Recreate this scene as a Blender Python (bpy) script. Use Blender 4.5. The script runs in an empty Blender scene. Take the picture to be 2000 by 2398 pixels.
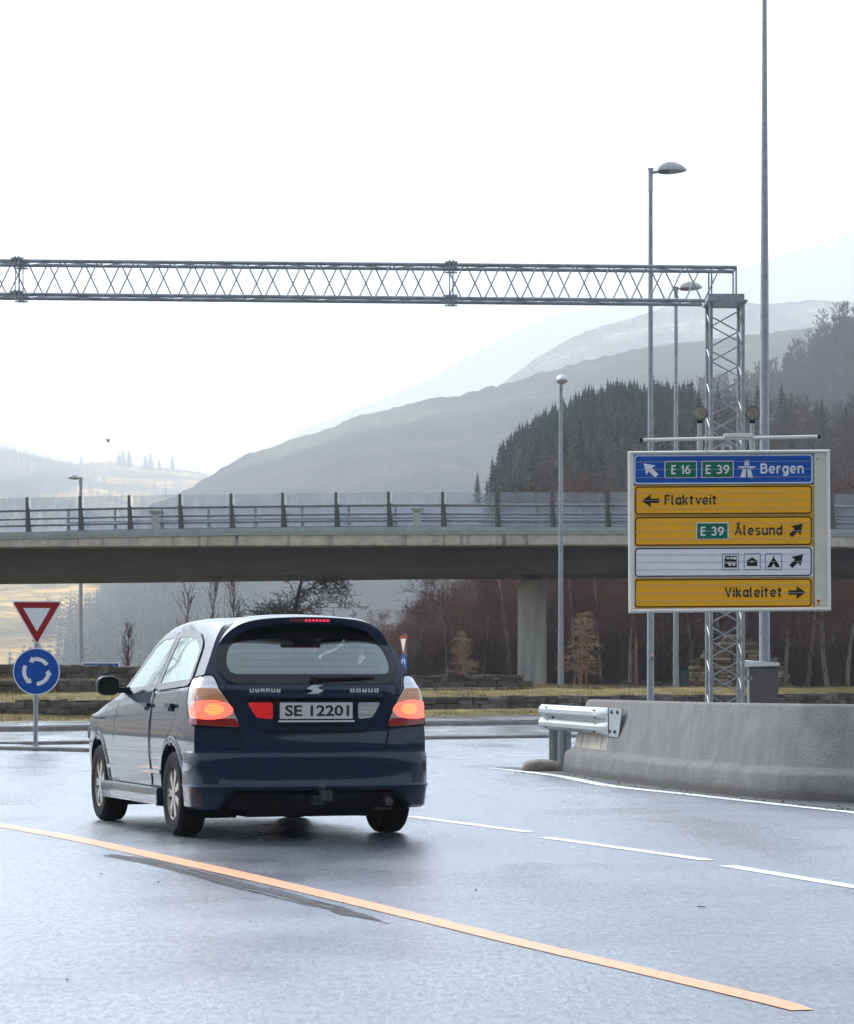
import bpy, bmesh, math, random
import numpy as np
from mathutils import Vector, Matrix
from mathutils.bvhtree import BVHTree

random.seed(7)
rng = np.random.default_rng(7)
R = math.radians
scn = bpy.context.scene
COL = scn.collection

# ---------------------------------------------------------------- camera
CAM_H = 1.07
FPX = 7000.0          # focal length in photograph pixels (photo 2000 wide)
HORIZON = 1601.0
cam_d = bpy.data.cameras.new('camera')
cam = bpy.data.objects.new('camera', cam_d)
COL.objects.link(cam)
cam.location = (0, 0, CAM_H)
cam.rotation_euler = (R(90), 0, 0)
cam_d.sensor_fit = 'HORIZONTAL'
cam_d.sensor_width = 36
cam_d.lens = 36 * FPX / 2000
cam_d.shift_y = (HORIZON - 1199) / 2000
cam_d.clip_start = 0.5
cam_d.clip_end = 40000
scn.camera = cam

# ---------------------------------------------------------------- world, sun, exposure
SUN_EL, SUN_AZ = 38, -35          # degrees; azimuth measured from +Y towards +X
w = bpy.data.worlds.new('World')
scn.world = w
w.use_nodes = True
nt = w.node_tree
nt.nodes.clear()
sky = nt.nodes.new('ShaderNodeTexSky')
sky.sky_type = 'NISHITA'
sky.sun_disc = False
sky.sun_elevation = R(SUN_EL)
sky.sun_rotation = R(SUN_AZ)
sky.air_density = 1.0
sky.dust_density = 3.0
sky.ozone_density = 1.0
hsv = nt.nodes.new('ShaderNodeHueSaturation')
hsv.inputs['Saturation'].default_value = 0.6
bg = nt.nodes.new('ShaderNodeBackground')
bg.inputs['Strength'].default_value = 0.15
out = nt.nodes.new('ShaderNodeOutputWorld')
nt.links.new(sky.outputs[0], hsv.inputs['Color'])
mul = nt.nodes.new('ShaderNodeMix')
mul.data_type = 'RGBA'; mul.blend_type = 'MULTIPLY'
mul.inputs['Factor'].default_value = 1.0
mul.clamp_result = False
# the overcast is brightest and coolest ahead, duller behind the camera
wtc = nt.nodes.new('ShaderNodeTexCoord')
wsx = nt.nodes.new('ShaderNodeSeparateXYZ')
nt.links.new(wtc.outputs['Generated'], wsx.inputs[0])
wmr = nt.nodes.new('ShaderNodeMapRange')
wmr.interpolation_type = 'SMOOTHSTEP'
wmr.inputs['From Min'].default_value = -0.5; wmr.inputs['From Max'].default_value = 0.7
nt.links.new(wsx.outputs['Y'], wmr.inputs['Value'])
wmx = nt.nodes.new('ShaderNodeMix'); wmx.data_type = 'RGBA'
wmx.inputs[6].default_value = (0.97, 0.94, 0.90, 1)
wmx.inputs[7].default_value = (1.03, 1.23, 1.45, 1)
nt.links.new(wmr.outputs[0], wmx.inputs['Factor'])
nt.links.new(wmx.outputs[2], mul.inputs[7])
nt.links.new(hsv.outputs[0], mul.inputs[6])
nt.links.new(mul.outputs[2], bg.inputs['Color'])
nt.links.new(bg.outputs[0], out.inputs['Surface'])

sd = bpy.data.lights.new('sun', 'SUN')
sd.energy = 1.2
sd.angle = R(14)
sd.color = (1.0, 0.96, 0.9)
sun = bpy.data.objects.new('sun', sd)
COL.objects.link(sun)
a, e = R(SUN_AZ), R(SUN_EL)
sdir = Vector((math.sin(a) * math.cos(e), math.cos(a) * math.cos(e), math.sin(e)))
sun.rotation_euler = sdir.to_track_quat('Z', 'Y').to_euler()
sun.location = (0, 0, 60)

scn.view_settings.view_transform = 'Standard'
scn.view_settings.look = 'None'
scn.view_settings.exposure = 1.3
scn.view_settings.gamma = 1
scn.cycles.use_denoising = True
scn.cycles.max_bounces = 6
scn.cycles.volume_bounces = 1
scn.cycles.transparent_max_bounces = 16
scn.cycles.sample_clamp_indirect = 6

# ---------------------------------------------------------------- placing helpers
def at(u, v, Y):
    """photo pixel at a known distance -> world point"""
    return Vector(((u - 1000) / FPX * Y, Y, CAM_H + (HORIZON - v) / FPX * Y))
def gnd(u, v, z=0.0):
    Y = FPX * (CAM_H - z) / (v - HORIZON)
    return Vector(((u - 1000) / FPX * Y, Y, z))
def interp(pts, x):
    xs = [p[0] for p in pts]; ys = [p[1] for p in pts]
    return float(np.interp(x, xs, ys))

# ---------------------------------------------------------------- materials
def mat(name, col, rough=0.6, metal=0.0, var=0.0, scale=5.0, bump=0.0, bscale=60.0, col2=None, stretch=(1, 1, 1),
        island=0.0, coat=0.0, spec=0.5, rvar=0.0, emis=None, estr=0.0, detail=5.0):
    m = bpy.data.materials.new(name)
    m.use_nodes = True
    n = m.node_tree.nodes; l = m.node_tree.links
    b = n['Principled BSDF']
    b.inputs['Roughness'].default_value = rough
    b.inputs['Metallic'].default_value = metal
    b.inputs['Specular IOR Level'].default_value = spec
    b.inputs['Coat Weight'].default_value = coat
    b.inputs['Coat Roughness'].default_value = 0.04
    c = (*col, 1)
    b.inputs['Base Color'].default_value = c
    tc = n.new('ShaderNodeTexCoord')
    mp = n.new('ShaderNodeMapping')
    mp.inputs['Scale'].default_value = stretch
    l.new(tc.outputs['Object'], mp.inputs['Vector'])
    src = None
    if var or col2 is not None:
        nz = n.new('ShaderNodeTexNoise')
        nz.inputs['Scale'].default_value = scale
        nz.inputs['Detail'].default_value = detail
        nz.inputs['Roughness'].default_value = 0.65
        l.new(mp.outputs[0], nz.inputs['Vector'])
        rp = n.new('ShaderNodeValToRGB')
        rp.color_ramp.elements[0].position = 0.32
        rp.color_ramp.elements[1].position = 0.68
        if col2 is None:
            lo = tuple(x * (1 - var) for x in col); hi = tuple(min(1, x * (1 + var)) for x in col)
        else:
            lo, hi = col, col2
        rp.color_ramp.elements[0].color = (*lo, 1)
        rp.color_ramp.elements[1].color = (*hi, 1)
        l.new(nz.outputs['Fac'], rp.inputs['Fac'])
        src = rp.outputs['Color']
        if rvar:
            mr = n.new('ShaderNodeMapRange')
            mr.inputs['From Min'].default_value = 0.3; mr.inputs['From Max'].default_value = 0.7
            mr.inputs['To Min'].default_value = max(0.02, rough - rvar); mr.inputs['To Max'].default_value = min(1, rough + rvar)
            l.new(nz.outputs['Fac'], mr.inputs['Value'])
            l.new(mr.outputs[0], b.inputs['Roughness'])
    if island:
        g = n.new('ShaderNodeNewGeometry')
        mx = n.new('ShaderNodeHueSaturation')
        mr2 = n.new('ShaderNodeMapRange')
        mr2.inputs['To Min'].default_value = 1 - island; mr2.inputs['To Max'].default_value = 1 + island
        l.new(g.outputs['Random Per Island'], mr2.inputs['Value'])
        l.new(mr2.outputs[0], mx.inputs['Value'])
        mr3 = n.new('ShaderNodeMapRange')
        mr3.inputs['To Min'].default_value = 1.25; mr3.inputs['To Max'].default_value = 0.6
        l.new(g.outputs['Random Per Island'], mr3.inputs['Value'])
        l.new(mr3.outputs[0], mx.inputs['Saturation'])
        if src is None:
            mx.inputs['Color'].default_value = c
        else:
            l.new(src, mx.inputs['Color'])
        src = mx.outputs[0]
    if src is not None:
        l.new(src, b.inputs['Base Color'])
    if bump:
        nb = n.new('ShaderNodeTexNoise')
        nb.inputs['Scale'].default_value = bscale
        nb.inputs['Detail'].default_value = 4
        l.new(mp.outputs[0], nb.inputs['Vector'])
        bp = n.new('ShaderNodeBump')
        bp.inputs['Strength'].default_value = bump
        bp.inputs['Distance'].default_value = 0.02
        l.new(nb.outputs['Fac'], bp.inputs['Height'])
        l.new(bp.outputs[0], b.inputs['Normal'])
    if emis:
        b.inputs['Emission Color'].default_value = (*emis, 1)
        b.inputs['Emission Strength'].default_value = estr
    return m

# ---------------------------------------------------------------- mesh helpers
def link(name, me, parent=None):
    o = bpy.data.objects.new(name, me)
    COL.objects.link(o)
    if parent is not None:
        o.parent = parent
    return o
def tag(o, label=None, cat=None, group=None, kind=None):
    if label: o['label'] = label
    if cat: o['category'] = cat
    if group: o['group'] = group
    if kind: o['kind'] = kind
    return o
def empty(name, loc, label, cat, group=None, rz=0.0):
    o = bpy.data.objects.new(name, None)
    o.empty_display_size = 0.3
    COL.objects.link(o)
    o.location = loc
    o.rotation_euler = (0, 0, rz)
    return tag(o, label, cat, group)

class MB:
    def __init__(s):
        s.v = []; s.f = []
    def add(s, vs, fs):
        k = len(s.v)
        s.v += [tuple(p) for p in vs]
        s.f += [tuple(i + k for i in f) for f in fs]
    def box(s, c, d, rot=None):
        x, y, z = (q / 2 for q in d)
        P = [Vector(p) for p in ((-x,-y,-z),(x,-y,-z),(x,y,-z),(-x,y,-z),(-x,-y,z),(x,-y,z),(x,y,z),(-x,y,z))]
        if rot is not None: P = [rot @ p for p in P]
        s.add([p + Vector(c) for p in P], [(3,2,1,0),(4,5,6,7),(0,1,5,4),(1,2,6,5),(2,3,7,6),(3,0,4,7)])
    def hexa(s, P):
        """8 corners, bottom 4 ccw then top 4"""
        s.add(P, [(3,2,1,0),(4,5,6,7),(0,1,5,4),(1,2,6,5),(2,3,7,6),(3,0,4,7)])
    def cyl(s, p0, p1, r0, r1=None, n=10, cap=True):
        p0, p1 = Vector(p0), Vector(p1)
        r1 = r0 if r1 is None else r1
        d = (p1 - p0).normalized()
        a = d.orthogonal().normalized(); b = d.cross(a)
        vs = []
        for p, r in ((p0, r0), (p1, r1)):
            for i in range(n):
                t = 2 * math.pi * i / n
                vs.append(p + a * (math.cos(t) * r) + b * (math.sin(t) * r))
        fs = [(i, (i+1) % n, n + (i+1) % n, n + i) for i in range(n)]
        if cap:
            fs += [tuple(reversed(range(n))), tuple(range(n, 2*n))]
        s.add(vs, fs)
    def lathe(s, prof, c, axis='z', n=24):
        """prof: list of (r, h) along the axis"""
        vs = []
        for r, h in prof:
            for i in range(n):
                t = 2 * math.pi * i / n
                q = (r * math.cos(t), r * math.sin(t), h)
                if axis == 'x': q = (h, q[0], q[1])
                elif axis == 'y': q = (q[0], h, q[1])
                vs.append(Vector(q) + Vector(c))
        fs = []
        for k in range(len(prof) - 1):
            for i in range(n):
                fs.append((k*n+i, k*n+(i+1) % n, (k+1)*n+(i+1) % n, (k+1)*n+i))
        s.add(vs, fs)
    def prism(s, pts, d):
        """polygon pts (3d) extruded by vector d"""
        n = len(pts)
        P = [Vector(p) for p in pts]; d = Vector(d)
        s.add(P + [p + d for p in P], [tuple(range(n)), tuple(reversed(range(n, 2*n)))] +
              [(i, n + i, n + (i+1) % n, (i+1) % n) for i in range(n)])
    def sweep(s, secs, close=True, caps=True):
        """list of equal-length sections (lists of points)"""
        n = len(secs[0]); vs = []; fs = []
        for q in secs: vs += list(q)
        for k in range(len(secs) - 1):
            for i in range(n if close else n - 1):
                j = (i + 1) % n
                fs.append((k*n+i, k*n+j, (k+1)*n+j, (k+1)*n+i))
        if caps and close:
            fs += [tuple(reversed(range(n))), tuple(range((len(secs)-1)*n, len(secs)*n))]
        s.add(vs, fs)
    def build(s, name, m, parent=None, org=None, smooth=False, bevel=0.0, fix=True):
        me = bpy.data.meshes.new(name)
        o = Vector(org) if org is not None else Vector((0, 0, 0))
        me.from_pydata([tuple(Vector(p) - o) for p in s.v], [], s.f)
        if fix or bevel:
            bm = bmesh.new(); bm.from_mesh(me)
            if bevel:
                bmesh.ops.bevel(bm, geom=list(bm.edges), offset=bevel, segments=2, affect='EDGES', clamp_overlap=True)
            bmesh.ops.recalc_face_normals(bm, faces=bm.faces)
            bm.to_mesh(me); bm.free()
        me.materials.append(m)
        if smooth:
            me.shade_smooth()
            try: me.set_sharp_from_angle(angle=R(35))
            except Exception: pass
        return link(name, me, parent)

def np_mesh(name, V, F, m, k=None):
    """V (N,3), F (M,k) -> mesh"""
    me = bpy.data.meshes.new(name)
    k = F.shape[1]
    me.vertices.add(len(V)); me.vertices.foreach_set('co', np.ascontiguousarray(V, dtype=np.float32).ravel())
    me.loops.add(F.size); me.loops.foreach_set('vertex_index', np.ascontiguousarray(F, dtype=np.int32).ravel())
    me.polygons.add(len(F)); me.polygons.foreach_set('loop_start', np.arange(0, F.size, k, dtype=np.int32))
    try: me.polygons.foreach_set('loop_total', np.full(len(F), k, dtype=np.int32))
    except Exception: pass
    me.update(calc_edges=True); me.validate()
    me.materials.append(m)
    return me

def seg_mesh(S, sides=3):
    """S (N,8): p0 p1 r0 r1 -> verts, quads"""
    p0, p1, r0, r1 = S[:, :3], S[:, 3:6], S[:, 6], S[:, 7]
    d = p1 - p0
    d = d / (np.linalg.norm(d, axis=1, keepdims=True) + 1e-9)
    ref = np.where(np.abs(d[:, 2:3]) > 0.9, np.array([[1.0, 0, 0]]), np.array([[0, 0, 1.0]]))
    a = np.cross(d, ref); a /= np.linalg.norm(a, axis=1, keepdims=True) + 1e-9
    b = np.cross(d, a)
    N = len(S)
    V = np.zeros((N, 2, sides, 3))
    for i in range(sides):
        t = 2 * math.pi * i / sides
        off = a * math.cos(t) + b * math.sin(t)
        V[:, 0, i] = p0 + off * r0[:, None]
        V[:, 1, i] = p1 + off * r1[:, None]
    base = (np.arange(N) * 2 * sides)[:, None]
    F = np.concatenate([base + np.array([[i, (i+1) % sides, sides + (i+1) % sides, sides + i]]) for i in range(sides)], axis=0)
    return V.reshape(-1, 3), F

def xform(S, loc, ang, sc):
    """rotate about z, scale, move a segment array"""
    c, s_ = math.cos(ang) * sc, math.sin(ang) * sc
    M = np.array([[c, -s_, 0], [s_, c, 0], [0, 0, sc]])
    T = S.copy()
    T[:, :3] = S[:, :3] @ M.T + np.array(loc)
    T[:, 3:6] = S[:, 3:6] @ M.T + np.array(loc)
    T[:, 6:] = S[:, 6:] * sc
    return T

# ---------------------------------------------------------------- shared materials
GALV = mat('galvanised', (0.33, 0.36, 0.38), 0.45, 0.55, var=0.18, scale=9, bump=0.05, bscale=40)
GALV_D = mat('galvanised_dull', (0.29, 0.31, 0.325), 0.5, 0.5, var=0.25, scale=6)
DARKSTEEL = mat('dark_steel', (0.05, 0.055, 0.065), 0.5, 0.4, var=0.2, scale=8)
BLACK = mat('black_rubber', (0.008, 0.008, 0.009), 0.7, spec=0.12)
CONC = mat('barrier_concrete', (0.26, 0.25, 0.245), 0.85, var=0.28, scale=2.5, bump=0.5, bscale=55, detail=10)
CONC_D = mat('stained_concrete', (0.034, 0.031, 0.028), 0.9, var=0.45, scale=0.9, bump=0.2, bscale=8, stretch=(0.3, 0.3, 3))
CONC_L = mat('pale_concrete', (0.36, 0.34, 0.31), 0.9, var=0.3, scale=1.5, bump=0.25, bscale=12)
# ================================================================ ROAD AND GROUND
def asphalt(name, base=(0.075, 0.085, 0.10), r0=0.2, r1=0.42, bs=0.4, film=1.0):
    m = bpy.data.materials.new(name); m.use_nodes = True
    n = m.node_tree.nodes; l = m.node_tree.links; b = n['Principled BSDF']
    tc = n.new('ShaderNodeTexCoord')
    # grains
    vo = n.new('ShaderNodeTexNoise'); vo.inputs['Scale'].default_value = 75; vo.inputs['Detail'].default_value = 3
    vo.inputs['Roughness'].default_value = 0.7
    l.new(tc.outputs['Object'], vo.inputs['Vector'])
    # long wet streaks along the lane
    mp = n.new('ShaderNodeMapping'); mp.inputs['Rotation'].default_value = (0, 0, R(-19)); mp.inputs['Scale'].default_value = (0.8, 0.10, 1)
    l.new(tc.outputs['Object'], mp.inputs['Vector'])
    st = n.new('ShaderNodeTexNoise'); st.inputs['Scale'].default_value = 1.2; st.inputs['Detail'].default_value = 4
    l.new(mp.outputs[0], st.inputs['Vector'])
    mid = n.new('ShaderNodeTexNoise'); mid.inputs['Scale'].default_value = 0.7; mid.inputs['Detail'].default_value = 5
    l.new(tc.outputs['Object'], mid.inputs['Vector'])
    mx = n.new('ShaderNodeMath'); mx.operation = 'ADD'
    l.new(st.outputs['Fac'], mx.inputs[0]); l.new(mid.outputs['Fac'], mx.inputs[1])
    mr = n.new('ShaderNodeMapRange'); mr.inputs['From Min'].default_value = 0.75; mr.inputs['From Max'].default_value = 1.25
    mr.inputs['To Min'].default_value = r0; mr.inputs['To Max'].default_value = r1
    l.new(mx.outputs[0], mr.inputs['Value'])
    l.new(mr.outputs[0], b.inputs['Roughness'])
    rp = n.new('ShaderNodeValToRGB')
    rp.color_ramp.elements[0].position = 0.38; rp.color_ramp.elements[1].position = 0.66
    rp.color_ramp.elements[0].color = (*[x * 0.55 for x in base], 1)
    rp.color_ramp.elements[1].color = (*[x * 2.1 for x in base], 1)
    l.new(vo.outputs['Fac'], rp.inputs['Fac'])
    l.new(rp.outputs[0], b.inputs['Base Color'])
    # coarser grain, stones that stand out of the water film
    gm = n.new('ShaderNodeMapping'); gm.inputs['Scale'].default_value = (36, 9, 1); l.new(tc.outputs['Object'], gm.inputs['Vector'])
    gn = n.new('ShaderNodeTexNoise'); gn.inputs['Scale'].default_value = 1.0; gn.inputs['Detail'].default_value = 4; gn.inputs['Roughness'].default_value = 0.75
    l.new(gm.outputs[0], gn.inputs['Vector'])
    gr_ = n.new('ShaderNodeMapRange'); gr_.inputs['From Min'].default_value = 0.36; gr_.inputs['From Max'].default_value = 0.6
    gr_.inputs['To Min'].default_value = 0.1*film; gr_.inputs['To Max'].default_value = film
    l.new(gn.outputs['Fac'], gr_.inputs['Value']); l.new(gr_.outputs[0], b.inputs['Coat Weight'])
    bp = n.new('ShaderNodeBump'); bp.inputs['Strength'].default_value = bs; bp.inputs['Distance'].default_value = 0.006
    l.new(vo.outputs['Fac'], bp.inputs['Height']); l.new(bp.outputs[0], b.inputs['Normal'])
    b.inputs['IOR'].default_value = 1.5
    # film of water over the stones
    b.inputs['Coat IOR'].default_value = 1.6
    mr2 = n.new('ShaderNodeMapRange'); mr2.inputs['From Min'].default_value = 0.75; mr2.inputs['From Max'].default_value = 1.25
    mr2.inputs['To Min'].default_value = r0*.7; mr2.inputs['To Max'].default_value = r1*.7
    l.new(mx.outputs[0], mr2.inputs['Value']); l.new(mr2.outputs[0], b.inputs['Coat Roughness'])
    bp2 = n.new('ShaderNodeBump'); bp2.inputs['Strength'].default_value = bs*1.5; bp2.inputs['Distance'].default_value = 0.006
    ad = n.new('ShaderNodeMath'); ad.operation = 'ADD'; l.new(vo.outputs['Fac'], ad.inputs[0]); l.new(gn.outputs['Fac'], ad.inputs[1])
    l.new(ad.outputs[0], bp2.inputs['Height']); l.new(bp2.outputs[0], b.inputs['Coat Normal'])
    return m

ASPH = asphalt('wet_asphalt')
PAVING = asphalt('wet_paving', base=(0.25, 0.25, 0.25), r0=0.16, r1=0.3, bs=0.2)
SEAL = mat('bitumen_seal_reflection_dark', (0.022, 0.012, 0.010), 0.5, var=0.3, scale=30, coat=.12, spec=.2)  # bitumen colour that also carries the dark of the car's reflection
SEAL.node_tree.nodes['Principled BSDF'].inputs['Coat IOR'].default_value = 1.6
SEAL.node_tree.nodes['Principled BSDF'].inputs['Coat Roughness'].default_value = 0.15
WHITE_P = mat('white_road_paint', (0.82, 0.82, 0.8), 0.35, var=0.12, scale=25, bump=0.2, bscale=70)
YELLOW_P = mat('yellow_road_paint', (0.82, 0.26, 0.009), 0.4, var=0.22, scale=18, bump=0.3, bscale=80, coat=.6)
for m_ in (YELLOW_P, WHITE_P):
    m_.node_tree.nodes['Principled BSDF'].inputs['Coat IOR'].default_value = 1.6
    m_.node_tree.nodes['Principled BSDF'].inputs['Coat Roughness'].default_value = 0.38
GRASS_G = mat('winter_turf', (0.115, 0.09, 0.027), 0.9, spec=.1, col2=(0.27, 0.205, 0.075), scale=1.3, bump=0.6, bscale=18)
GROUND = mat('heath_ground', (0.05, 0.04, 0.028), 0.95, col2=(0.1, 0.085, 0.045), scale=0.4, bump=0.4, bscale=4)

def sheet(name, rows, m, kind='structure'):
    mb = MB(); mb.sweep(rows, close=False); o = mb.build(name, m, fix=False)
    # normals up
    bm = bmesh.new(); bm.from_mesh(o.data)
    for f in bm.faces:
        f.normal_update()
        if f.normal.z < 0: f.normal_flip()
    bm.to_mesh(o.data); bm.free()
    return tag(o, kind=kind)

def grid(x0, x1, nx, y0, y1, ny, z):
    return [[Vector((x0 + (x1-x0)*i/nx, y0 + (y1-y0)*j/ny, z)) for i in range(nx+1)] for j in range(ny+1)]
sheet('ground', grid(-12500, 12500, 4, -2000, 19800, 4, -0.35), GROUND)
road = sheet('road', grid(-45, 45, 6, -10, 90, 8, 0), ASPH)

def ribbon(name, pts, widths, z, m):
    """flat painted strip along ground points"""
    L = []; Rr = []
    for i, p in enumerate(pts):
        a = pts[max(0, i-1)]; b = pts[min(len(pts)-1, i+1)]
        t = Vector((b.x-a.x, b.y-a.y, 0)).normalized(); nn = Vector((-t.y, t.x, 0))
        wd = interp(list(zip(range(len(widths)), widths)), i*(len(widths)-1)/(len(pts)-1)) / 2
        L.append(Vector((p.x, p.y, z)) + nn*wd); Rr.append(Vector((p.x, p.y, z)) - nn*wd)
    return sheet(name, [L, Rr], m)
def smooth_line(pix, n=40, z=0):
    P = np.array([tuple(gnd(u, v, z)) for u, v in pix])
    t = np.linspace(0, len(P)-1, n); out = []
    for x in t:
        i = min(int(x), len(P)-2); f = x - i
        p0, p1, p2, p3 = P[max(i-1, 0)], P[i], P[i+1], P[min(i+2, len(P)-1)]
        q = 0.5*((2*p1)+(-p0+p2)*f+(2*p0-5*p1+4*p2-p3)*f*f+(-p0+3*p1-3*p2+p3)*f**3)
        out.append(Vector(q))
    return out
ribbon('yellow_lane_line', smooth_line([(-400,1870),(-150,1907),(0,1933),(188,1967),(400,2013),(571,2051),(799,2105),(1000,2154),(1214,2207),(1528,2280),(1779,2339),(1880,2367)], 60),
       [.15,.15,.165,.165,.165,.16,.145,.13,.12,.115,.115,.08], 0.003, YELLOW_P)
# old line ground off and sealed: bitumen, painted dark where the car is reflected
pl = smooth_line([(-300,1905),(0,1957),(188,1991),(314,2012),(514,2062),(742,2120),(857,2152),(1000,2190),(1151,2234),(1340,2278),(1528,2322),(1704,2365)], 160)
TRACE = mat('worn_paint_trace', (.8,.6,.48), .4, var=.25, scale=40, coat=.9)
for nm_, m__, cnt_, lo_, hi_ in (('bitumen_seal_with_reflection', SEAL, 75, 36, 94),):
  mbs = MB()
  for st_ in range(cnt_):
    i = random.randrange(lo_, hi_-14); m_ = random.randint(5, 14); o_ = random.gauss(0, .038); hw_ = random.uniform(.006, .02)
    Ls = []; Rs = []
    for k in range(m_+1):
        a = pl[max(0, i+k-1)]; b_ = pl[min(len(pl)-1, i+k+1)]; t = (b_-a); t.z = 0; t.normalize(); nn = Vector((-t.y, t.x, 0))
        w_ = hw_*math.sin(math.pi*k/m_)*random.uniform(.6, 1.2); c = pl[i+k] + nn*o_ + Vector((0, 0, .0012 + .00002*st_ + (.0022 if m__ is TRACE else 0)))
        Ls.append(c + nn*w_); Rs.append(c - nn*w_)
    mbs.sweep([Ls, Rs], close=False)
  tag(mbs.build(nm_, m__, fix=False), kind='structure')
k = 0
DASH = []
for (a_, b_) in (((958,1912),(1240,1949)), ((1275,1961.5),(1658,2015)), ((1702,2028),(2040,2084))):
    pa, pb = gnd(*a_), gnd(*b_)
    DASH.append((pa, pb))
dv = DASH[0][0] - DASH[1][0]
for q in (1.0, 2.0):
    DASH.append((DASH[0][0] + dv*q*1.02, DASH[0][1] + dv*q*1.02))
DASH.append((gnd(1044,1774.5), gnd(1157,1774)))
DASH.append((gnd(1189,1770.5), gnd(1283,1769.5)))
DASH.append((gnd(900,1778.5), gnd(1010,1777)))
mbd = MB()
for i, (pa, pb) in enumerate(DASH):
    t = (pb - pa).normalized(); nn = Vector((-t.y, t.x, 0)) * (0.055 if i < 5 else 0.1)
    z = Vector((0, 0, 0.003))
    mbd.add([pa+nn+z, pa-nn+z, pb-nn+z, pb+nn+z], [(0,1,2,3)])
tag(mbd.build('white_lane_dashes', WHITE_P), kind='structure')
ribbon('white_edge_line', smooth_line([(1150,1799.5),(1200,1804.5),(1314,1819),(1428,1841),(1611,1861),(1808,1883),(2000,1904),(2250,1936)], 40),
       [.06,.15,.17,.15,.13,.13], 0.005, WHITE_P)
# grit that gathers along the foot of the barrier
GRIT = mat('wet_grit', (0.045, 0.043, 0.042), 0.55, var=0.5, scale=30, bump=0.8, bscale=90)
ribbon('grit_strip', smooth_line([(1175,1797),(1250,1803),(1330,1815),(1440,1834),(1611,1855.5),(1808,1877.5),(2000,1891),(2250,1915)], 40),
       [.2,.45,.35,.34,.34,.34,.5,.6], 0.003, GRIT)
mbp = MB()
for _ in range(110):
    u = random.uniform(1180, 2000)
    v = interp([(1180,1800),(1314,1813),(1428,1834),(1611,1855),(1808,1876),(2000,1893)], u) + random.uniform(-4, 9)
    p = gnd(u, v); r = random.uniform(0.002, 0.007)
    mbp.box(p + Vector((0, 0, r)), (r*2.2, r*2.6, r*1.6), Matrix.Rotation(random.random()*3, 3, 'Z'))
tag(mbp.build('gravel', mat('gravel', (0.04, 0.038, 0.036), 0.6, island=0.6)), kind='stuff')
mbp = MB()
for _ in range(16):
    u = random.uniform(0, 2000); v = random.uniform(1800, 2390)
    p = gnd(u, v); r = random.uniform(0.0015, 0.004)
    mbp.box(p + Vector((0, 0, r)), (r*2, r*2.4, r*1.4), Matrix.Rotation(random.random()*3, 3, 'Z'))
p = gnd(1642, 2126); mbp.box(p + Vector((0, 0, .006)), (.04, .004, .004), Matrix.Rotation(.1, 3, 'Z'))
tag(mbp.build('debris', mat('road_debris', (0.06, 0.04, 0.03), 0.7, island=0.5)), kind='stuff')

# ---- roundabout: kerbs, cobbled apron and grass terraces; rows run from photo left to right
def row(Yl, Yr, zl, zr, u0=-900, u1=3600, n=45, wob=0.0, uref=1250.0):
    out = []
    for i in range(n+1):
        u = u0 + (u1-u0)*i/n
        f = u/uref
        Y = Yl + (Yr-Yl)*f; z = zl + (zr-zl)*f
        out.append(Vector(((u-1000)/FPX*Y, Y, z + (random.uniform(-wob, wob) if wob else 0))))
    return out
KERB = mat('granite_kerb', (0.2, 0.185, 0.17), 0.75, var=0.3, scale=4, bump=0.4, bscale=30)
def kerb_line(name, Yl, Yr, z0, z1, dep=0.16, u0=-500, u1=2000, step=1.0):
    """kerb built of single stones with dark joints"""
    mb = MB()
    A = row(Yl, Yr, 0, 0, u0, u1, 1)
    L = (A[1]-A[0]).length; n = int(L/step); d = (A[1]-A[0]).normalized(); nn = Vector((-d.y, d.x, 0))
    for i in range(n):
        a = A[0] + d*(i*step + 0.008); b = A[0] + d*((i+1)*step - 0.008)
        j = random.uniform(-.006, .006); c = 0.018
        P = []
        for q in (a, b):
            P.append([q + Vector((0,0,z0-.1)), q + nn*.012 + Vector((0,0,z1-c+j)), q + nn*(c+.012) + Vector((0,0,z1+j)), q + nn*dep + Vector((0,0,z1+j)), q + nn*dep + Vector((0,0,z0-.1))])
        mb.sweep(P)
    return tag(mb.build(name, KERB), kind='structure')
kerb_line('road_kerb', 52.4, 59.6, 0, 0.055)
sheet('cobbled_apron', [row(52.5, 59.7, .05, .05), row(58, 67, .06, .06), row(63.8, 74.6, .06, .06)], PAVING)
kerb_line('island_kerb', 63.7, 74.6, .05, .165)
sheet('paved_verge', [row(63.85, 74.75, .16, .16), row(68.3, 83.4, .2, .2)], PAVING)
sheet('grass_terrace', [row(68.3, 83.4, .2, .2), row(69.5, 85, .32, .34, wob=.03), row(71.05, 87.05, .40, .44, wob=.02)], GRASS_G)
sheet('grass_terrace', [row(71.2, 87.2, .63, .70, wob=.02), row(73, 89, .78, .88, wob=.03), row(75.05, 91.05, .885, 0.93, wob=.02)], GRASS_G)
sheet('grass_terrace', [row(75.2, 91.2, 1.11, .95), row(78.05, 95, 1.22, .98, wob=.02), row(83, 100, 1.3, 1.0), row(99, 117, 1.42, 1.03), row(155, 165, 1.4, 1.0), row(330, 330, 1.3, 1.3)], GRASS_G)

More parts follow.
